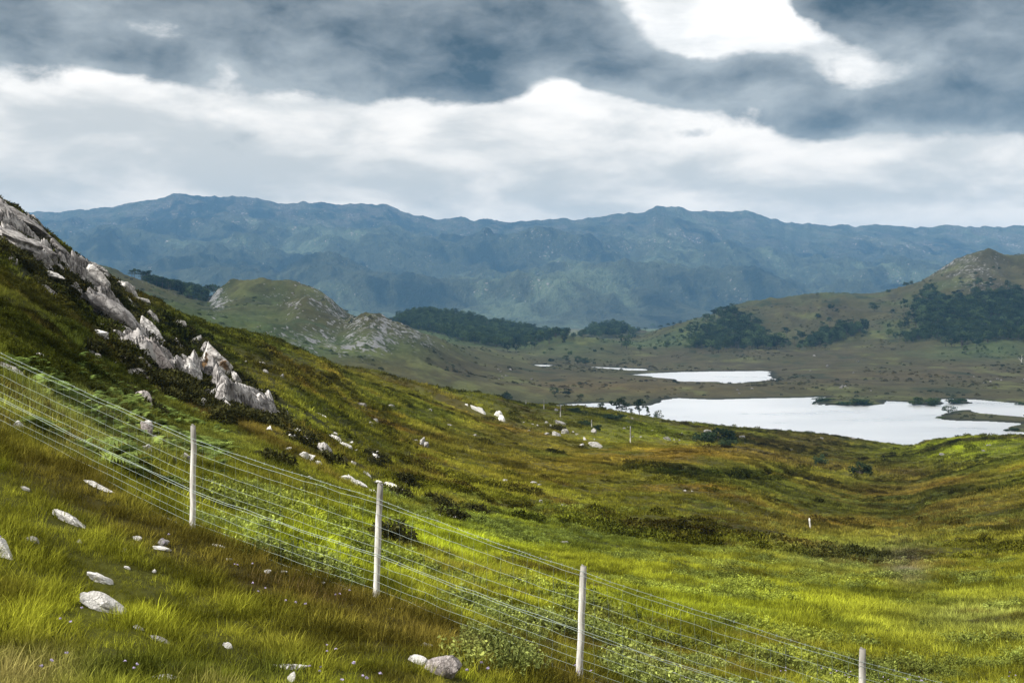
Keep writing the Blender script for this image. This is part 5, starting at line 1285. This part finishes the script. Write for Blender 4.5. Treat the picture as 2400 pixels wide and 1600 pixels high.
def tree(x, y, hpx, wpx, kind, label, group=None, sheet=None, name=None, cat='tree', v=None, dmin=0, rot=None, at_d=None):
    sh = sheet or mid; hf = near_height if sh is near else mid_height
    X, Y = sh.hit(x, y, dmin) if at_d is None else ((x - CX) / F * at_d, at_d)
    Z = float(hf(np.array([X]), np.array([Y]))[0]); k = Y / F
    if at_d is not None: hpx = max(hpx, (HY - F * max(Z, WZ) / Y) - (y - hpx))      # rooted on the ground there, top at the height seen
    h = hpx * k
    wid0 = {'pine': 1.05, 'cone': .62, 'bush': 1.5, 'round': .95, 'willow': .95, 'scrub': 1.5}[kind]
    r = np.random.RandomState(int(x * 3 + y)); v = v if v is not None else r.randint(0, 4)
    tm, cm = tree_parts(kind, v)
    e = bpy.data.objects.new(name or {'pine': 'pine_tree', 'cone': 'conifer_tree', 'bush': 'bush', 'round': 'broadleaf_tree', 'willow': 'willow_tree', 'scrub': 'shrub'}[kind], None); COL.objects.link(e)
    e.location = (X, Y, Z - .1); e.rotation_euler = (0, 0, r.uniform(0, 6.28)); s_ = wpx / hpx / wid0
    e.scale = (h * s_, h * s_, h); e['label'] = label; e['category'] = cat
    if group: e['group'] = group
    woody = kind not in ('bush', 'scrub'); link('trunk' if woody else 'stem', tm, parent=e); link('crown' if woody else 'foliage', cm, parent=e)
    return e
LS = dict(dmin=0)
tree(1164, 917, 22, 30, 'bush', 'round dark bush alone in pale green grass left of the narrow water strip', sheet=mid, name='bush', cat='bush')
tree(1273, 931, 23, 27, 'round', 'left of two dark rounded trees at the end of the narrow water strip', v=1, at_d=985)
tree(1300, 931, 22, 31, 'round', 'right of two dark rounded trees at the end of the narrow water strip', v=3, at_d=985)
tree(1332, 931, 10, 18, 'bush', 'low dark shrub just right of the two rounded trees', cat='bush', at_d=980)
tree(1383, 943, 18, 26, 'pine', 'small pine half hidden by the green shoulder, leftmost by the loch', v=0, sheet=near, at_d=598)
tree(1418, 950, 36, 44, 'pine', 'flat-topped pine left in the pair of umbrella pines at the loch', v=1, sheet=near, at_d=598)
tree(1438, 952, 31, 30, 'pine', 'narrow flat-topped pine between the two big umbrella pines', v=2, sheet=near, at_d=598)
tree(1467, 957, 42, 46, 'pine', 'tallest umbrella pine with bare trunk against the white loch', v=3, sheet=near, at_d=598)
tree(1451, 955, 17, 12, 'pine', 'thin young pine under the umbrella pines', v=0, sheet=near, at_d=598)
tree(1487, 962, 28, 22, 'cone', 'pointed grey green conifer right of the umbrella pines', v=1, sheet=near, at_d=598)
tree(1512, 961, 20, 27, 'willow', 'pale rounded willow at the loch edge, last right of the pines', v=2, sheet=near, at_d=598)
for x_, y_, h_, w_ in ((1166, 807, 22, 24), (1186, 809, 26, 26), (1206, 801, 24, 22)):
    tree(x_, y_, h_, w_, 'round', 'dark tree in the clump of three below the wooded low hill', 'clump of three trees', v=1)
tree(1336, 776, 13, 17, 'round', 'single dark tree on top of the green knoll', v=3)
tree(1440, 802, 36, 34, 'round', 'tall dark tree right of the green knoll, biggest of its pair', v=1)
tree(1427, 798, 30, 22, 'pine', 'dark tree pressed to the left of the tall one beside the green knoll', v=3)
tree(1469, 807, 18, 14, 'round', 'smaller dark tree just below the tall pair beside the green knoll', v=3)
tree(1505, 801, 8, 12, 'bush', 'tiny bush alone in the moor right of the green knoll', cat='bush')
tree(1327, 838, 22, 20, 'round', 'left dark tree on the bank over the small pools', v=1)
tree(1346, 840, 22, 24, 'round', 'right dark tree on the bank over the small pools', v=3)
tree(1300, 829, 14, 20, 'willow', 'faint pale shrub left of the dark trees over the small pools', cat='bush')
tree(1266, 829, 8, 16, 'bush', 'low shrub at the left edge of the bank over the pools', cat='bush')
for x_, y_, h_, w_ in ((1468, 768, 14, 18), (1482, 764, 12, 14), (1498, 758, 15, 15), (1517, 756, 11, 18), (1534, 753, 12, 13), (1548, 750, 10, 12)):
    tree(x_, y_, h_, w_, 'pine', 'dark pine in the row along the low ridge left of the triangular grove', 'pines in the ridge row')
tree(1562, 745, 9, 9, 'round', 'small tree alone on the ridge, first beyond the pine row', v=1)
tree(1596, 741, 12, 13, 'pine', 'flat-topped pine on the ridge close to the triangular grove', v=2)
tree(1624, 736, 17, 20, 'round', 'leftmost big tree on the skyline of the triangular grove', v=1)
tree(1682, 713, 17, 19, 'pine', 'wind-bent pine on the grove top against the blue mountain', v=0)
tree(1668, 716, 12, 12, 'pine', 'pine left of the wind-bent one on the grove top', v=2)
for x_, y_, h_, w_, t_ in ((1890, 757, 20, 18, 'left'), (1906, 752, 24, 18, 'right')):
    tree(x_, y_, h_, w_, 'pine', t_ + ' of two dark trees above the middle grove on the brown hill')
tree(1922, 729, 20, 14, 'pine', 'dark tree higher up, over the two above the middle grove')
tree(1879, 728, 12, 14, 'bush', 'dark bush on the brown hill left of the higher tree', cat='bush')
tree(2008, 714, 22, 32, 'round', 'broad dark tree below the dip of the brown skyline', v=1)
tree(2049, 732, 24, 16, 'pine', 'narrow dark tree between the broad one and the big wood')
tree(2076, 733, 48, 20, 'pine', 'tallest pine at the left front of the big wood, with bare trunk', v=3)
tree(2095, 735, 36, 18, 'pine', 'pine next to the tallest one at the left front of the big wood', v=1)
tree(2094, 650, 8, 10, 'bush', 'tiny bush on the skyline slope of the rocky peak', cat='bush')
tree(2040, 671, 9, 13, 'bush', 'tiny bush on the skyline dip left of the rocky peak', cat='bush')
for x_, y_, h_, w_, l_ in ((1893, 921, 9, 52, 'long low shrub patch at the inner end of the far shore point'), (1968, 930, 15, 88, 'widest shrub patch at the tip of the far shore point'), (2125, 929, 17, 70, 'bright green rounded shrub patch on the second shore point'),
                        (2197, 926, 13, 46, 'dark shrub covering the tiny island'), (2343, 932, 9, 26, 'dark shrub at the right picture edge on the far shore'), (1872, 929, 5, 14, 'dark shrub on the little islet by the shore point'), (2325, 990, 9, 40, 'dark low shrub on the spit at the right edge')):
    tree(x_, y_, h_ * 1.35, w_ * 1.1, 'bush' if 'green' in l_ else 'scrub', l_, cat='shrub', name='shrub')
tree(2180, 950, 20, 42, 'round', 'low spreading tree on the peninsula in the loch', v=1)
tree(2160, 961, 6, 30, 'bush', 'dark scrub at the tip of the loch peninsula', cat='shrub', name='shrub')
for i in range(46):                                        # thin scatter of trees and scrub over the slopes behind the lochs
    r = np.random.RandomState(4000 + i); zone_ = [(1820, 2120, 700, 775), (1500, 1600, 765, 800), (2080, 2340, 600, 668), (1230, 1480, 775, 815), (1560, 1600, 760, 800)][i % 5]
    x_, y_ = r.uniform(zone_[0], zone_[1]), r.uniform(zone_[2], zone_[3]); h_ = r.uniform(5, 13)
    tree(x_, y_, h_, h_ * r.uniform(.9, 1.7), ['bush', 'round', 'pine', 'bush'][i % 4], 'small dark tree or scrub scattered over the slopes behind the lochs', 'scattered scrub behind the lochs', name='scrub_tree', cat='tree', dmin=1500)
# bushes on the near ground
kb = 'scrub'
NR = dict(sheet=near, dmin=100, cat='bush')
tree(1650, 1012, 38, 90, kb, 'dark green juniper, larger upper mass beside the pale rock', name='juniper_bush', **NR)
tree(1620, 1018, 40, 62, kb, 'dark green juniper, left end of the pair at the loch end', name='juniper_bush', **NR)
tree(1672, 1026, 26, 50, kb, 'low dark juniper trailing down to the right of the pair', name='juniper_bush', **NR)
tree(1884, 1068, 32, 38, 'scrub', 'round dark bush alone in the brown valley below the loch', sheet=near, dmin=100, name='bush', cat='bush')
tree(1975, 1090, 38, 60, kb, 'deep green bush beside the bright fern gully', name='bush', **NR)
tree(1342, 979, 20, 40, kb, 'dark bush on the shoulder left of the short thin pole', name='bush', **NR)
tree(1372, 989, 17, 40, kb, 'low dark bush right of the short thin pole', name='bush', **NR)
tree(1330, 948, 15, 64, kb, 'long dark bracken mound on the shoulder skyline under the loch', name='bush', **NR)
tree(1400, 960, 14, 80, kb, 'dark bracken mound stretching below the umbrella pines', name='bush', **NR)
tree(2199, 1005, 8, 14, kb, 'tiny dark bush on the right green ridge against the water', name='bush', sheet=near, dmin=100, cat='bush')
# a bleached dead tree far off on the right
X, Y = mid.hit(2346, 832); Z = float(mid_height(np.array([X]), np.array([Y]))[0]); k = Y / F; bag = Bag()
for (a0, a1, r0) in (((0, 0, -1), (1 * k, 0, 17 * k), .8), ((0, 0, 3 * k), (-7 * k, 0, 12 * k), .5), ((.5 * k, 0, 7 * k), (5 * k, 0, 13 * k), .4), ((-3 * k, 0, 7 * k), (-9 * k, 0, 8 * k), .3)): bag.add(tube([a0, a1], [r0 * k, r0 * k * .4], 6))
link('dead_tree', bag.mesh('dead_tree'), m_deadw, label='bleached bare dead tree at the right picture edge below the wood', cat='dead tree', loc=(X, Y, Z))

# woods that read as one mass
def in_poly(px, py, poly): return poly_sdf(px, py, poly) < 0
def wood(name, poly, ntree, hmin, hmax, kinds, tint_label=None, dmin=0, stretch=1.0):
    P_ = np.array(poly, float); x0, y0 = P_.min(0); x1, y1 = P_.max(0); pts = []
    r = np.random.RandomState(int(x0)); tries = 0
    while len(pts) < ntree and tries < 60:
        tries += 1; qx = r.uniform(x0, x1, ntree); qy = r.uniform(y0, y1, ntree); ok = in_poly(qx, qy, P_)
        for a_, b_ in zip(qx[ok], qy[ok]):
            X, Y = mid.hit(a_, b_, dmin); pts.append((X, Y))
    pts = np.array(pts[:ntree]); pts = pts + r.normal(size=pts.shape) * np.array([3.0, 6.0]) * r.choice([.3, 1, 2.6, 6], (len(pts), 1))
    Z = mid_height(pts[:, 0], pts[:, 1]); protos = []
    for kd, v in kinds:
        tm, cm = tree_parts(kd, v); bm_ = bmesh.new(); bm_.from_mesh(tm); nt = len(bm_.faces); bm_.from_mesh(cm)
        me = bpy.data.meshes.new('wood_tree'); bm_.to_mesh(me); bm_.free(); me.materials.clear(); me.materials.append(m_bark); me.materials.append(cm.materials[0])
        mi = np.ones(len(me.polygons), np.int32); mi[:nt] = 0; me.polygons.foreach_set('material_index', mi); protos.append(me)
    n_ = len(pts)
    scatter(name, protos, np.stack([pts[:, 0], pts[:, 1], Z - .3], 1), np.stack([np.zeros(n_), np.zeros(n_), r.uniform(0, 6.28, n_)], 1), r.uniform(hmin, hmax, n_), np.ones((n_, 3)), r.randint(0, len(protos), n_))
DK = [('round', 1), ('pine', 1), ('round', 3), ('pine', 3), ('round', 0), ('pine', 2), ('willow', 1)]; GR_ = [('round', 0), ('round', 2), ('round', 1)]
wood('wood', [(1588, 802), (1600, 778), (1622, 742), (1660, 722), (1690, 718), (1702, 738), (1740, 748), (1762, 782), (1812, 796), (1800, 804), (1700, 803)], 300, 8, 17, DK)
wood('wood', [(1835, 805), (1850, 788), (1900, 760), (1930, 755), (1990, 750), (1995, 758), (1950, 775), (1900, 790), (1870, 803)], 160, 7, 14, DK)
wood('wood', [(2109, 745), (2106, 694), (2130, 672), (2164, 696), (2216, 696), (2268, 678), (2352, 672), (2450, 668), (2450, 800), (2352, 788), (2340, 778), (2302, 783), (2250, 796), (2209, 803), (2206, 783), (2175, 778), (2147, 788), (2175, 765), (2158, 748)], 1150, 8, 18, DK)
wood('wood', [(2072, 787), (2100, 768), (2150, 753), (2167, 763), (2120, 778)], 120, 8, 12, DK)
wood('wood', [(900, 740), (950, 724), (1000, 722), (1060, 732), (1150, 750), (1220, 760), (1240, 784), (1180, 798), (1100, 792), (1050, 778), (960, 755)], 1200, 10, 17, GR_, dmin=1900)
wood('wood', [(1210, 776), (1240, 762), (1300, 760), (1302, 774), (1235, 786)], 130, 9, 14, DK)
wood('wood', [(1330, 768), (1360, 750), (1420, 747), (1462, 762), (1400, 778)], 200, 9, 15, GR_, dmin=2200)
wood('wood', [(340, 662), (370, 656), (420, 664), (480, 676), (480, 690), (440, 688), (380, 676)], 260, 9, 15, DK, dmin=1500)
wood('wood', [(2238, 795), (2330, 806), (2300, 812), (2250, 806)], 10, 3, 5, GR_)

# stones on the distant knolls: the ones that show largest are objects, by patch
def far_stones(rows, label, group, mat='r'):
    for x_, y_, w_, h_, n_ in rows:
        r = np.random.RandomState(int(x_ + y_))
        for i in range(n_):
            s_ = r.uniform(.55, 1.3)
            rock(7, (x_ + r.normal() * w_ - 1274) * 2.182, (y_ + r.normal() * h_ - 980) * 2.182, 9 * s_ * 2.182 * .6, 6 * s_ * 2.182 * .6, r.uniform(-20, 30), label, mat, 'stone', 'stone', group, sheet=mid, dmin=560, sub=2)
far_stones([(840, 750, 50, 18, 12), (900, 745, 30, 12, 4), (590, 770, 50, 12, 4)], 'pale stone on the rounded knoll right of the cliffed hill', 'stones on the rounded knoll', 's')
far_stones([(680, 715, 50, 14, 8), (690, 660, 30, 8, 5)], 'pale stone on the flank of the cliffed hill', 'stones on the cliffed hill', 's')
far_stones([(1145, 852, 12, 5, 4), (1190, 872, 30, 6, 5)], 'pale stone where the left slope meets the moor', 'stones at the slope foot', 's')
far_stones([(1970, 890, 40, 6, 6), (1700, 897, 12, 3, 3), (2280, 872, 40, 8, 6), (1930, 842, 60, 10, 5)], 'pale stone on the moor beyond the loch', 'stones beyond the loch', 's')
